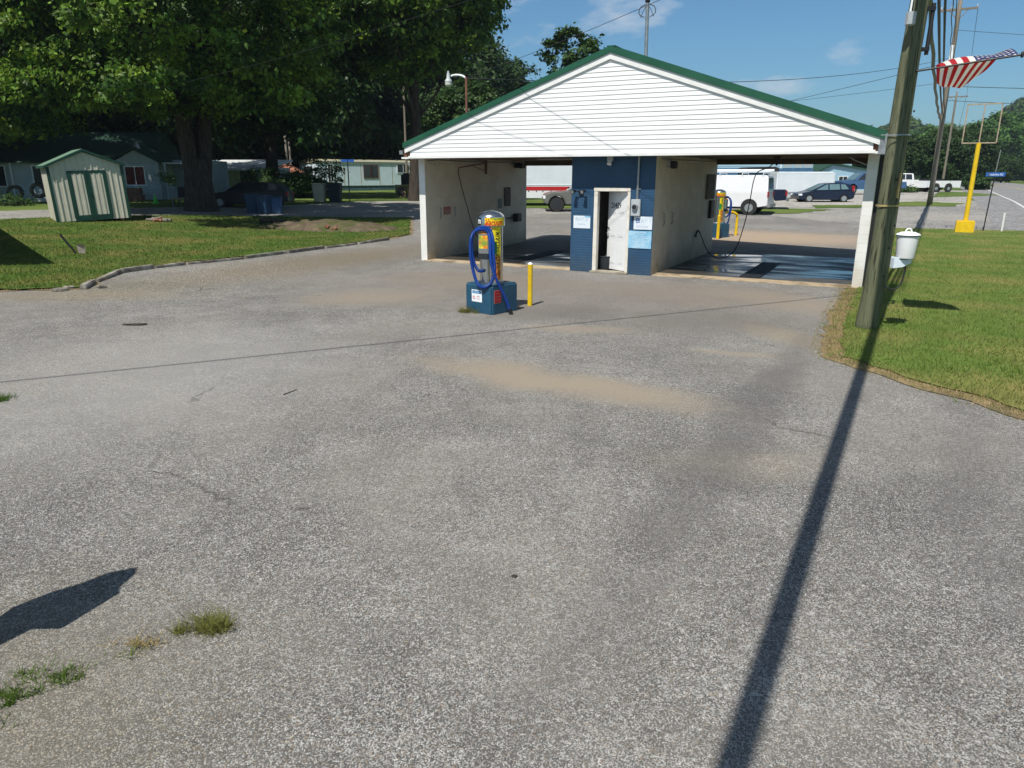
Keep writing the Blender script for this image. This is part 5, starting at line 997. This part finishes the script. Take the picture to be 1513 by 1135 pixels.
# green roofed house
t = thing('green_roof_house', 'white cottage with dull green roof and porch behind the shed', 'house', gnd(-32.6, 50.5), R(6))
MB().box(0, 0, -.3, 11.5, 6, 2.55).build('wall', m_siding_w, t); b = MB(); b.prism([(-.5, 2.45), (3, 4.45), (6.5, 2.45)], -.4, 8.2, 'x'); b.build('roof', m_roofd, t)
b = MB(); b.prism([(6.6, -.2), (9.4, -.2), (9.4, 2.35), (8, 3.1), (6.6, 2.35)], -2.6, .0, 'y'); b.build('wing_wall', m_siding_w, t); b = MB(); clap(b, 6.6, 9.4, -2.6, 0, 2.3); b.build('siding', m_siding_w, t)
b = MB(); b.prism([(6.4, 2.3), (8, 3.15), (9.6, 2.3), (9.6, 2.42), (8, 3.3), (6.4, 2.42)], -2.8, 1.5, 'y'); b.build('wing_roof', m_roofd, t)
b = MB(); b.lathe([(0, .5), (.12, .42), (.22, .2), (.22, 0)], (8.0, -2.0, 3.2), 12); b.build('roof_vent', m_galv, t, smooth=True)
winpart(t, 7.35, -2.62, .95, 1.15, 1.1, m=m_curtain)
b = MB(); b.box(9.6, -2.4, 2.25, 12.4, 0, 2.35); [b.box(x, -2.4, 0, x+.09, -2.31, 2.25) for x in (9.7, 11, 12.3)]; b.box(9.7, -2.39, .75, 12.3, -2.34, .8); [b.box(9.8+.16*i, -2.38, .1, 9.83+.16*i, -2.35, .76) for i in range(16)]; b.build('porch', m_siding_w, t)
shrub('hanging green plant on the cottage porch', -22.0, 47.9, .5, .6, 900, m_leafD, .1, 61, 'plant', z=T(-22, 48)+1.2)
t = thing('traffic_cone', 'bright lime green cone standing in front of the cottage porch', 'cone', gnd(-20.9, 43.6)); MB().lathe([(.2, 0), (.2, .03), (.13, .04), (.045, .5), (0, .5)], n=18).build('cone_body', m_limeg, t, smooth=True)
t = thing('garden_chair', 'dark garden chair on the cottage porch by the big trunk', 'chair', gnd(-19.2, 43.4), R(20)); MB().box(-.25, -.25, .4, .25, .25, .45).build('seat', m_dark, t); MB().box(-.25, .22, .45, .25, .26, 1.0).build('backrest', m_dark, t)
for x in (-.23, .23):
    for y in (-.23, .23): MB().box(x-.02, y-.02, 0, x+.02, y+.02, .4).build('leg', m_dark, t)
t = thing('wood_bench', 'low brown wooden bench beside the big trunk', 'bench', gnd(-18.6, 41.8), R(10)); MB().box(-.5, -.2, .38, .5, .2, .43).build('seat', m_crate, t); [MB().box(x-.04, -.18, 0, x+.04, .18, .38).build('leg', m_greywood, t) for x in (-.4, .4)]
t = thing('firewood_stack', 'dark stacked crates against the cottage wing', 'crates', gnd(-24.1, 46.8), R(6)); [MB().box(-.8, -.3, .4*i, .9-.1*i, .3, .38+.4*i).build('crate_tier', m_rust, t, bevel=.01) for i in range(2)]
# awning house beyond the dark wagon
t = thing('awning_house', 'pale house with white awning roof behind the dark wagon', 'house', gnd(-27.0, 63), R(-2))
MB().box(0, 0, -.3, 6.8, 5, 2.3).build('wall', m_siding_w, t); b = MB(); b.prism([(-2.4, 2.1), (5.4, 3.0), (5.4, 2.85), (-2.4, 1.98)], .6, 7.0, 'x'); b.build('awning', mat('white sheet awning', (.7, .72, .72), .6, c2=(.6, .62, .62), scale=2), t); winpart(t, .5, -.0, .9, .8, 1.1, m=m_glassb); winpart(t, 4.2, -.0, .9, 1, 1.1, m=m_glassb)
b = MB(); [b.box(x, -2.3, 0, x+.07, -2.23, 2.0) for x in (.8, 3.6, 6.7)]; b.build('awning_post', m_siding_w, t)
t = thing('small_brick_shed', 'little shed with rusty red hipped roof left of the mobile home', 'shed', gnd(-24.3, 76), 0); MB().box(0, 0, 0, 2.6, 2, 1.9).build('wall', m_greywood, t); b = MB(); b.add([(-.2, -.2, 1.9), (2.8, -.2, 1.9), (2.8, 2.2, 1.9), (-.2, 2.2, 1.9), (1, 1, 2.7), (1.6, 1, 2.7)], [(0, 1, 5, 4), (1, 2, 5), (2, 3, 4, 5), (3, 0, 4), (0, 3, 2, 1)]); b.build('roof', m_brick, t)
# mobile home
mh = thing('mobile_home', 'long pale mobile home with flat curved roof and blue skirting', 'mobile home', (-20.2, 78.0, .86), R(40))
Lh, Wh = 13.0, 4.2
mb_ = MB(); mb_.box(0, 0, .55, Lh, Wh, 3.0); mb_.build('wall', m_siding_m, mh); MB().box(.06, .06, -.1, Lh-.06, Wh-.06, .55).build('skirting', mat('blue grey skirting', (.08, .15, .18), .8, c2=(.05, .1, .12), scale=3), mh)
b = MB(); b.prism([(-.08, 2.86), (-.08, 3.02), (Wh*.5, 3.28), (Wh+.08, 3.02), (Wh+.08, 2.86)], -.08, Lh+.08, 'x'); b.build('roof', m_rooft, mh)
MB().box(-.1, -.1, 3.0, Lh+.1, -.02, 3.07).build('roof_edge', m_inkw, mh)
for x, w, z, h in ((1.2, .55, 1.0, 1.7), (5.4, 1.7, 1.35, 1.3), (9.6, 1.5, 1.9, .9)): winpart(mh, x, 0, z, w, h, m=m_glass, fr=m_rust if x > 5 and x < 6 else m_inkw)
winpart(mh, 0, 1.0, 1.3, 2.0, 1.2, 'y')
[MB().box(x, -.016, .6, x+.04, -.001, 2.85).build('wall_seam', m_crate, mh) for x in (3.0, 5.0, 7.3, 8.9)]
b = MB(); b.box(Lh-2.2, -3.2, 2.75, Lh+2.5, -.12, 2.85); [b.box(Lh-2.1+k, -3.15, -.3, Lh-2.0+k, -3.05, 2.75) for k in (0, 2.2, 4.4)]; b.build('porch_roof', m_siding_w, mh)
t = thing('crate_cage', 'yellowed slatted crate cage with a dark panel near the mobile home porch', 'crate', gnd(-8.3, 58.9), R(-12))
b = MB(); [b.box(-.8+.2*i, -.5, 0, -.74+.2*i, -.46, 1.0) for i in range(11)]; [b.box(-.8, -.51, z, 1.26, -.455, z+.08) for z in (0, .45, .95)]; [b.box(1.2, -.5+.2*i, 0, 1.24, -.44+.2*i, 1.0) for i in range(6)]; b.build('slats', m_crate, t); MB().box(-.6, -.53, .25, -.1, -.515, .8).build('panel', m_dark, t); MB().box(-.75, -.4, .02, 1.15, .6, .9).build('load', m_greywood, t)
t = thing('covered_load', 'dark covered bulky load with blue tarp on the mobile home porch', 'tarp', gnd(-8.0, 62.5)); MB().box(-1.2, -.6, 0, 1.3, .6, 1.9).build('load', m_bindark, t, bevel=.15); MB().box(.4, -.7, 1.4, 1.2, .2, 2.0).build('tarp', m_towblue, t, bevel=.1)

# right background houses
t = thing('blue_house', 'large pale blue sided building behind the white van', 'house', gnd(18.4, 70.2), 0)
MB().box(0, 0, -.3, 9.6, 8, 6.4).build('wall', m_siding_b, t); b = MB(); clap(b, 0, 6.6, 0, 2.5, 6.3, .25); b.build('siding', m_siding_b, t); MB().box(-.02, -.06, -.3, 9.62, -.025, 2.35).build('lower_band', m_navyband, t)
b = MB(); b.prism([(-.5, 6.3), (4, 8.0), (8.5, 6.3)], -.4, 10, 'x'); b.build('roof', m_galv, t)
MB().box(6.55, -.05, 2.35, 6.65, -.026, 6.3).build('corner_board', m_inkw, t)
for x in (6.85, 7.85, 8.75): winpart(t, x, -.03, 2.45, .7, 1.35, m=mat('drawn blind', (.36, .38, .37), .7), fr=m_siding_b)
MB().box(.2, -.1, 2.3, .3, -.03, 6).build('downspout', m_galv, t)
t = thing('small_blue_house', 'small light blue gabled house behind the tow truck', 'house', gnd(34.6, 84.5), R(-4))
MB().box(0, 0, -.3, 6.3, 7, 2.0).build('wall', m_siding_b, t); b = MB(); b.prism([(-.1, 2), (1.3, 2.75), (6.3, 2.0)], .0, 7, 'y'); b.build('gable', m_siding_b, t); b = MB(); b.prism([(-.4, 1.95), (1.3, 2.8), (6.8, 1.85), (6.8, 2.0), (1.3, 3.0), (-.4, 2.12)], -.3, 7.3, 'y'); b.build('roof', m_roofd, t)
winpart(t, 2.1, -.02, .2, .9, 1.3, m=m_glass)
t = thing('blue_warehouse', 'long blue metal building far behind the small blue house', 'warehouse', gnd(38, 100)); MB().box(0, 0, 0, 7, 8, 4.0).build('wall', m_siding_b, t); b = MB(); b.prism([(-.3, 3.9), (4, 5.0), (8.3, 3.9)], -.3, 7.3, 'x'); b.build('roof', m_towblue, t)
t = thing('storage_shed', 'grey ribbed roof shed behind the box trailer', 'shed', gnd(-2, 58)); MB().box(0, 0, 0, 8, 5, 2.7).build('wall', m_siding_w, t); b = MB(); b.prism([(-.4, 2.6), (2.5, 3.9), (5.4, 2.6)], -.3, 8.3, 'x'); b.build('roof', m_galv, t)
t = thing('dark_canopy', 'dark sloped camper roof seen above the white van', 'camper', gnd(18.6, 60), 0); MB().box(0, 0, .4, 2.3, 2, 2.0).build('body', m_navyband, t); MB().prism([(-.5, 2.0), (2.6, 2.0), (2.6, 2.3), (2.3, 2.42), (.2, 2.38)], -.2, 2.2, 'y').build('roof', m_dark, t)
t = thing('far_house', 'tiny pale roof in the trees across the highway', 'house', gnd(118, 134), R(20)); MB().box(0, 0, 0, 9, 6, 2.6).build('wall', m_siding_w, t); b = MB(); b.prism([(-.4, 2.5), (3, 4.2), (6.4, 2.5)], -.3, 9.3, 'x'); b.build('roof', m_galv, t)

# ------------------------------------------------------------------ vehicles
def arch(cx, r, z0, n=8): return [(cx+r*math.cos(math.pi-math.pi*i/n), z0+r*math.sin(math.pi*i/n)) for i in range(n+1)]
def vehicle(name, label, cat, loc, rz, W, lower, cabin, belt, top, wheels, wr, paint, wins=(), shields=(), lamps=(), trim=(), taper=.2, group=None, rimc=None, bev=.05, hub=.62, ends=None):
    t = thing(name, label, cat, loc, rz, group); h = W/2
    MB().prism(lower, -h, h, 'y').build('body', paint, t, bevel=bev, seg=3, smooth=True)
    def yw(z): return h*(1-.02)-taper*max(0, z-belt)/max(.01, top-belt)*h
    if cabin:
        b = MB(); b.prism(cabin, -1, 1, 'y'); b.v = [(x, math.copysign(yw(z), y), z) for x, y, z in b.v]; b.build('cabin', paint, t, bevel=bev*.6, seg=2, smooth=True)
    for poly in wins:
        for s_ in (-1, 1):
            b = MB(); pts = [(x, s_*(yw(z)+.006), z) for x, z in poly]; pts2 = [(x, s_*(yw(z)-.012), z) for x, z in poly]; n = len(poly)
            b.add(pts+pts2, [tuple(range(n)), tuple(range(2*n-1, n-1, -1))]+[(i, n+i, n+(i+1) % n, (i+1) % n) for i in range(n)]); b.build('side_window', m_glassb if paint is m_navy else m_glass, t)
    for (xa, za, xb, zb) in shields:   # sloped glass from (xa,za) low to (xb,zb) high
        dx, dz = xb-xa, zb-za; l_ = math.hypot(dx, dz); nx, nz = -dz/l_, dx/l_
        if (nx > 0) != (xa > xb if abs(xa-xb) > .01 else True): nx, nz = -nx, -nz
        sg = .012; b = MB(); A = (xa+nx*sg, za+nz*sg); Bq = (xb+nx*sg, zb+nz*sg); ya, yb = yw(za)-.1, yw(zb)-.09
        b.add([(A[0], -ya, A[1]), (A[0], ya, A[1]), (Bq[0], yb, Bq[1]), (Bq[0], -yb, Bq[1])], [(0, 1, 2, 3)]); b.build('windscreen', m_glassb, t)
    for (cx, r_w) in [(c, wr) for c in wheels]:
        for s_ in (-1, 1):
            wv = MB(); wv.cyl((0, -.11, 0), (0, .11, 0), r_w, n=28); o = wv.build('wheel', m_tyre, t, bevel=.025, smooth=True); o.location = (cx, s_*(h-.12), r_w)
            rm = MB(); rm.cyl((0, s_*.1115, 0), (0, s_*.118, 0), r_w*hub, n=24); 
            for k in range(5): a = 2*math.pi*k/5; rm.bar((0, s_*.122, 0), (r_w*hub*.92*math.cos(a), s_*.119, r_w*hub*.92*math.sin(a)), .05, .01, (0, 1, 0))
            rm.build('rim', rimc or m_rim, o)
            MB().cyl((cx, s_*(h-.26), r_w+.0), (cx, s_*(h-.255), r_w), r_w*1.12, n=20).build('wheel_well', m_dark, t)
    for (x0, z0, x1, z1, m_, ends_) in lamps:
        for s_ in (-1, 1):
            ya, yb = sorted((s_*(h-.22), s_*(h+.006))); MB().box(x0, ya, z0, x1, yb, z1).build('lamp', m_, t, bevel=.01)
    for (x0, y0, z0, x1, y1, z1, m_, nm) in trim: MB().box(x0, y0, z0, x1, y1, z1).build(nm, m_, t, bevel=.01)
    return t
# van: local x forward. length 5.6, rear at x=-2.8
zv = T(13, 40.5)
vu = -AZ+math.pi
low = [(-2.35, .5), (-1.9, .42)]+arch(-1.4, .42, .42)+[(-.9, .42), (1.3, .42)]+arch(1.75, .42, .42)+[(2.3, .4), (2.85, .45), (2.85, .95), (2.7, 1.08), (1.85, 1.2), (-2.33, 1.2)]
cab = [(-2.33, 1.18), (-2.26, 2.02), (-2.14, 2.1), (.9, 2.1), (1.1, 2.05), (1.95, 1.2), (1.9, 1.18)]
cx = B(5.25, 24.5)
van = vehicle('van', 'white work van with ladder rack parked behind the car wash', 'van', (*cx[:2], zv), vu, 2.0, low, cab, 1.2, 2.1, (), .37, m_carwhite, wins=[[(.75, 1.25), (1.75, 1.25), (1.05, 1.92), (.75, 1.92)]], shields=[(1.95, 1.22, 1.12, 2.0), (-2.33, 1.3, -2.28, 1.95)], taper=.13,
    lamps=[(-2.37, .95, -2.3, 1.25, m_red, 0)], trim=[(-2.5, -.95, .42, -2.35, .95, .6, m_galv, 'bumper')])
van.location = (*B(5.2+1.4*0, 23.7+.95)[:2], zv)
# shift so that the rear wheel sits on its mark
for c_x in (-1.4, 1.75):
    for s_ in (-1, 1):
        o = MB().cyl((0, -.12, 0), (0, .12, 0), .39, n=28).build('wheel', m_tyre, van, bevel=.025, smooth=True); o.location = (c_x, s_*.89, .39); MB().cyl((0, s_*.121, 0), (0, s_*.127, 0), .22, n=20).build('rim', m_rim, o); MB().cyl((0, s_*.127, 0), (0, s_*.16, 0), .07, .05, 12).build('hub', m_rim, o)
        q = MB().cyl((c_x, s_*.995, .42), (c_x, s_*1.001, .42), .43, n=24).build('wheel_well', m_dark, van)
van.location = (*B(5.2-1.4, 24.65)[:2], zv)
b = MB()
for x in (-2.0, -.9, .3): b.bar((x, -.9, 2.2), (x, .9, 2.2), .05); b.bar((x, -.88, 2.08), (x, -.88, 2.22), .04); b.bar((x, .88, 2.08), (x, .88, 2.22), .04)
b.build('roof_rack', m_inkw, van)
lad = thing('ladder', 'pale green fibreglass ladder lying on the van roof rack', 'ladder', van.location, vu); b = MB()
for y in (.45, .85): b.bar((-2.3, y, 2.29), (1.2, y, 2.29), .05, .1)
b.build('rail', m_paper, lad); b = MB(); [b.bar((-2.2+.28*i, .45, 2.28), (-2.2+.28*i, .85, 2.28), .03) for i in range(13)]; b.build('rung', m_siding_b, lad)
tb = tag(MB().tube([(-2.4, -.0, 2.32), (1.0, -.0, 2.32)], .09, 12).build('pipe_tube', m_inkw, smooth=True), 'white plastic tube strapped on the van roof rack', 'pipe'); tb.location = van.location; tb.rotation_euler = (0, 0, vu)
# hatchback, front to the left
low = [(-2.05, .32), (-1.75, .22)]+arch(-1.3, .35, .22)+[(-.9, .2), (.9, .2)]+arch(1.32, .35, .22)+[(1.75, .2), (2.08, .28), (2.12, .55), (1.95, .7), (1.1, .88), (-2.0, .95), (-2.1, .6)]
cab = [(-1.98, .93), (-1.75, 1.32), (-1.4, 1.42), (-.4, 1.46), (.1, 1.4), (1.15, .86)]
vehicle('hatchback_car', 'dark navy hatchback parked before the white cargo trailer', 'car', (22.1, 53.2, T(22, 53)-.03), math.pi, 1.7, low, cab, .9, 1.46, (-1.3, 1.32), .31, m_navy, wins=[[(-.05, .95), (.85, .93), (.1, 1.33), (-.05, 1.35)], [(-.95, .97), (-.15, .95), (-.15, 1.36), (-.9, 1.37)], [(-1.6, 1.0), (-1.05, .98), (-1.0, 1.36), (-1.35, 1.34)]],
    shields=[(1.12, .9, .14, 1.37), (-1.96, 1.0, -1.76, 1.3)], lamps=[(-2.02, .85, -1.85, 1.25, m_red, 0), (1.88, .52, 2.1, .66, m_inkw, 0)], trim=[(-1.0, -.86, .3, .9, -.845, .34, m_galv, 'side_moulding')]).scale = (.93, 1, .92)
# navy pickup: only its tail shows beyond the van
low = [(-2.8, .55), (-2.2, .5)]+arch(-1.7, .43, .5)+[(-1.2, .45), (1.2, .45)]+arch(1.75, .43, .5)+[(2.5, .45), (2.75, .5), (2.75, 1.0), (2.6, 1.1), (1.5, 1.15), (-2.78, 1.15)]
cab = [(-.6, 1.13), (-.5, 1.8), (.7, 1.85), (1.4, 1.14)]
o = vehicle('pickup_truck', 'navy pickup truck with chrome bumper, tail beyond the white van', 'pickup', (13.9, 46.0, T(15, 45)), math.pi-R(18), 1.9, low, cab, 1.15, 1.85, (-1.7, 1.75), .38, m_navy, wins=[[(-.4, 1.2), (1.15, 1.2), (.65, 1.75), (-.35, 1.72)]], shields=[(1.38, 1.18, .75, 1.8)], lamps=[(-2.83, .8, -2.72, 1.1, m_red, 0)], trim=[(-2.98, -.95, .48, -2.8, .95, .68, m_steel, 'bumper'), (-2.84, -.75, .75, -2.79, .75, 1.1, m_navy, 'tailgate')])
# silver suv/pickup front seen through the left bay, front to the left
low = [(-2.6, .45), (-2.1, .42)]+arch(-1.55, .45, .42)+[(-1.0, .4), (1.0, .4)]+arch(1.55, .47, .42)+[(2.1, .42), (2.3, .5), (2.36, .85), (2.2, 1.0), (1.9, 1.08), (.9, 1.16), (-2.55, 1.18)]
cab = [(-2.5, 1.15), (-2.3, 1.78), (-.1, 1.82), (.95, 1.14)]
vehicle('suv', 'grey green off road car with black alloy wheels beyond the left bay', 'car', (4.1, 43.3, T(3, 43)), math.pi, 1.85, low, cab, 1.16, 1.82, (-1.55, 1.55), .40, m_silver, wins=[[(-1.0, 1.2), (.7, 1.2), (0, 1.72), (-1.0, 1.74)]], shields=[(.93, 1.17, -.06, 1.78)], lamps=[(2.2, .72, 2.34, .9, m_inkw, 0)], rimc=m_bindark, trim=[(-1.0, -.95, .42, 1.0, -.9, .55, m_bindark, 'sill'), (.62, -1.12, 1.15, .8, -.93, 1.33, m_dark, 'wing_mirror')])
# box trailer with red stripe
t = thing('box_trailer', 'white box trailer with red stripe parked beyond the left bay', 'trailer', gnd(-1.6, 47.2), 0)
MB().box(0, 0, .5, 7.2, 2.3, 3.05).build('box_body', m_trailer, t, bevel=.02); MB().box(-.02, -.012, .98, 7.2, -.002, 1.22).build('stripe', m_redstripe, t); MB().box(-.02, -.02, 1.3, 7.22, -.003, 1.345).build('rail', m_inkw, t); MB().box(-.02, -.02, 2.9, 7.22, -.003, 3.06).build('rail', m_inkw, t)
MB().box(-.02, -.018, .52, 7.2, -.004, .95).build('lower_panel', m_carwhite, t)
lettering('MOVING', lambda x, y: (5.6+x, -.016, 1.1+y), m_inkw, t, width=.9, height=.15)
for x in (1.2, 6.0): o = MB().cyl((x, .1, .35), (x, .35, .35), .35, n=22).build('wheel', m_tyre, t, bevel=.02, smooth=True)
b = MB(); [b.box(x, -.03, .9, x+.07, -.021, .96) for x in (2.3, 2.6, 3.1, 3.5, 4.0, 4.5)]; b.box(2.35, -.03, 2.6, 2.45, -.021, 2.7); b.build('latch', m_dark, t)
# cargo trailer
t = thing('cargo_trailer', 'plain white enclosed cargo trailer behind the navy hatchback', 'trailer', gnd(20.4, 57.8), 0)
MB().box(0, 0, .42, 4.5, 2.2, 2.05).build('box_body', m_trailer, t, bevel=.12, seg=4, smooth=True); b = MB(); b.box(0.02, -.012, 1.92, 4.48, -.002, 1.96); b.build('rail', m_inkw, t)
for x in (2.2, 3.1): MB().cyl((x, -.02, .34), (x, .2, .34), .34, n=22).build('wheel', m_tyre, t, bevel=.02, smooth=True)
MB().bar((4.5, 1.1, .5), (5.3, 1.1, .48), .1).build('tongue', m_dark, t)
# tow truck
low = [(-3.0, .6), (-2.3, .55)]+arch(-1.8, .48, .5)+[(-1.2, .5), (1.4, .5)]+arch(2.0, .48, .5)+[(2.6, .5), (3.0, .55), (3.0, 1.2), (2.0, 1.3), (-2.95, 1.15)]
cab = [(-.1, 1.2), (0, 1.95), (1.1, 2.0), (1.9, 1.28)]
t = vehicle('tow_truck', 'faded blue tow truck with raised boom beside the small blue house', 'tow truck', (33.6, 70.5, T(33, 70)), math.pi, 2.1, low, cab, 1.25, 2.0, (-1.8, 2.0), .42, m_towblue, wins=[[(.1, 1.35), (1.6, 1.32), (1.0, 1.88), (.15, 1.86)]], shields=[(1.88, 1.32, 1.14, 1.95)])
b = MB(); b.bar((-2.6, .3, 1.15), (.0, .3, 2.7), .16); b.bar((-2.6, -.3, 1.15), (0, -.3, 2.7), .16); b.bar((-.9, -.3, 1.15), (-.9, -.3, 2.2), .1); b.bar((-.9, .3, 1.15), (-.9, .3, 2.2), .1); b.bar((0, -.3, 2.7), (0, .3, 2.7), .18); b.bar((-2.9, -.9, 1.3), (-.3, -.9, 1.3), .08, .3); b.build('boom', m_towblue, t)
# white pickup and utility trailer
low = [(-2.9, .5), (-2.3, .48)]+arch(-1.8, .43, .48)+[(-1.3, .45), (1.2, .45)]+arch(1.85, .43, .48)+[(2.5, .45), (2.9, .5), (2.9, 1.05), (2.7, 1.15), (1.5, 1.2), (-2.88, 1.2)]
cab = [(-.5, 1.18), (-.4, 1.86), (.6, 1.9), (1.4, 1.19)]
vehicle('pickup_truck', 'white pickup truck parked at the far side of the apron', 'pickup', (42.6, 81.2, T(43, 81)), math.pi-R(8), 1.95, low, cab, 1.2, 1.9, (-1.8, 1.85), .38, m_carwhite, wins=[[(-.3, 1.25), (.35, 1.25), (.35, 1.8), (-.25, 1.78)], [(.42, 1.25), (1.2, 1.25), (.6, 1.8), (.42, 1.8)]], shields=[(1.38, 1.22, .66, 1.84)], lamps=[(-2.93, .8, -2.83, 1.1, m_red, 0)])
t = thing('utility_trailer', 'low white tandem axle trailer behind the white pickup', 'trailer', gnd(44.6, 78.5), R(4))
b = MB(); b.prism([(-1.9, .45), (-1.75, .5)]+arch(-.75, .42, .5)+arch(.6, .42, .5)+[(1.85, .45), (1.9, 1.15), (-1.7, 1.15)], -.9, .9, 'y'); b.build('body', m_carwhite, t)
for x in (-.75, .6):
    for s_ in (-1, 1): o = MB().cyl((x, s_*.78, .38), (x, s_*.95, .38), .38, n=20).build('wheel', m_tyre, t, bevel=.02, smooth=True); MB().cyl((x, s_*.951, .38), (x, s_*.96, .38), .16, n=16).build('rim', m_rim, o)
MB().box(-1.7, -.75, 1.1, .2, .75, 1.35).build('load', m_dark, t, bevel=.05)
# dark wagon under the trees, front to the left
low = [(-2.35, .35), (-1.9, .28)]+arch(-1.4, .36, .28)+[(-.9, .25), (1.0, .25)]+arch(1.45, .36, .28)+[(1.95, .25), (2.3, .32), (2.35, .62), (2.1, .78), (1.2, .9), (-2.3, .96)]
cab = [(-2.2, .94), (-1.7, 1.38), (-.2, 1.44), (.35, 1.4), (1.15, .9)]
vehicle('wagon_car', 'dark faded car parked under the big maple', 'car', (-15.1, 42.9, T(-15, 43)), math.pi+R(4), 1.75, low, cab, .93, 1.44, (-1.4, 1.45), .32, m_blackcar, wins=[[(.0, .98), (.95, .96), (.3, 1.35), (.0, 1.36)], [(-.95, 1.0), (-.1, .98), (-.1, 1.37), (-.9, 1.36)], [(-1.85, 1.0), (-1.05, 1.0), (-1.0, 1.36), (-1.6, 1.33)]], shields=[(1.12, .93, .38, 1.36)], lamps=[(-2.36, .7, -2.2, .88, m_red, 0)])
def bin_(name, label, x, y, w, h, m, lid, grp, rz=0):
    t = thing(name, label, 'bin', gnd(x, y), rz, grp); b = MB(); s_ = .82; b.add([(-w/2*s_, -w/2*s_, 0), (w/2*s_, -w/2*s_, 0), (w/2*s_, w/2*s_, 0), (-w/2*s_, w/2*s_, 0), (-w/2, -w/2, h), (w/2, -w/2, h), (w/2, w/2, h), (-w/2, w/2, h)], [(3, 2, 1, 0), (4, 5, 6, 7), (0, 1, 5, 4), (1, 2, 6, 5), (2, 3, 7, 6), (3, 0, 4, 7)]); b.build('bin_body', m, t, bevel=.02)
    MB().box(-w/2-.02, -w/2-.04, h+.001, w/2+.02, w/2+.03, h+.06).build('lid', lid, t, bevel=.02); return t
bin_('wheelie_bin', 'dark blue bin in front of the dark car, left one', -13.75, 39.3, .62, .92, m_binblue, m_binblue, 'blue bins by the dark car', .2); bin_('wheelie_bin', 'blue bin in front of the dark car, middle one', -13.0, 39.0, .62, .9, m_binblue, m_binblue, 'blue bins by the dark car', -.3); bin_('wheelie_bin', 'bright topped blue bin right of the others', -12.5, 39.4, .55, .85, m_towblue, m_binblue, 'blue bins by the dark car', .1)
bin_('trash_bin', 'cream coloured trash bin by the driveway hedge', -13.0, 50.4, .8, 1.15, m_bincream, m_bincream, 'bins by the hedge'); bin_('trash_bin', 'dark trash bin beside the cream one', -12.0, 50.6, .85, 1.2, m_bindark, m_bindark, 'bins by the hedge')
t = thing('street_sign', 'thin dark post with small blue sign in front of the mobile home', 'street sign', gnd(-11.3, 51.8)); MB().tube([(0, 0, 0), (0, 0, 2.8)], .04, 8).build('post', m_dark, t); MB().box(-.45, -.03, 2.62, .45, -.02, 2.8).build('blade', m_streetblue, t)

# ------------------------------------------------------------------ air
hz = MB().box(-1500, -200, -6, 1800, 2500, 130).build('haze', bpy.data.materials.new('air'))
hm = hz.data.materials[0]; hm.use_nodes = True; n = hm.node_tree; n.nodes.remove(n.nodes['Principled BSDF']); v = n.nodes.new('ShaderNodeVolumePrincipled')
v.inputs['Color'].default_value = (.72, .84, 1, 1); v.inputs['Density'].default_value = .00026; v.inputs['Anisotropy'].default_value = .2
n.links.new(v.outputs[0], n.nodes['Material Output'].inputs['Volume']); hz['kind'] = 'stuff'
tag(hz, 'thin bluish summer haze over the valley', 'haze')
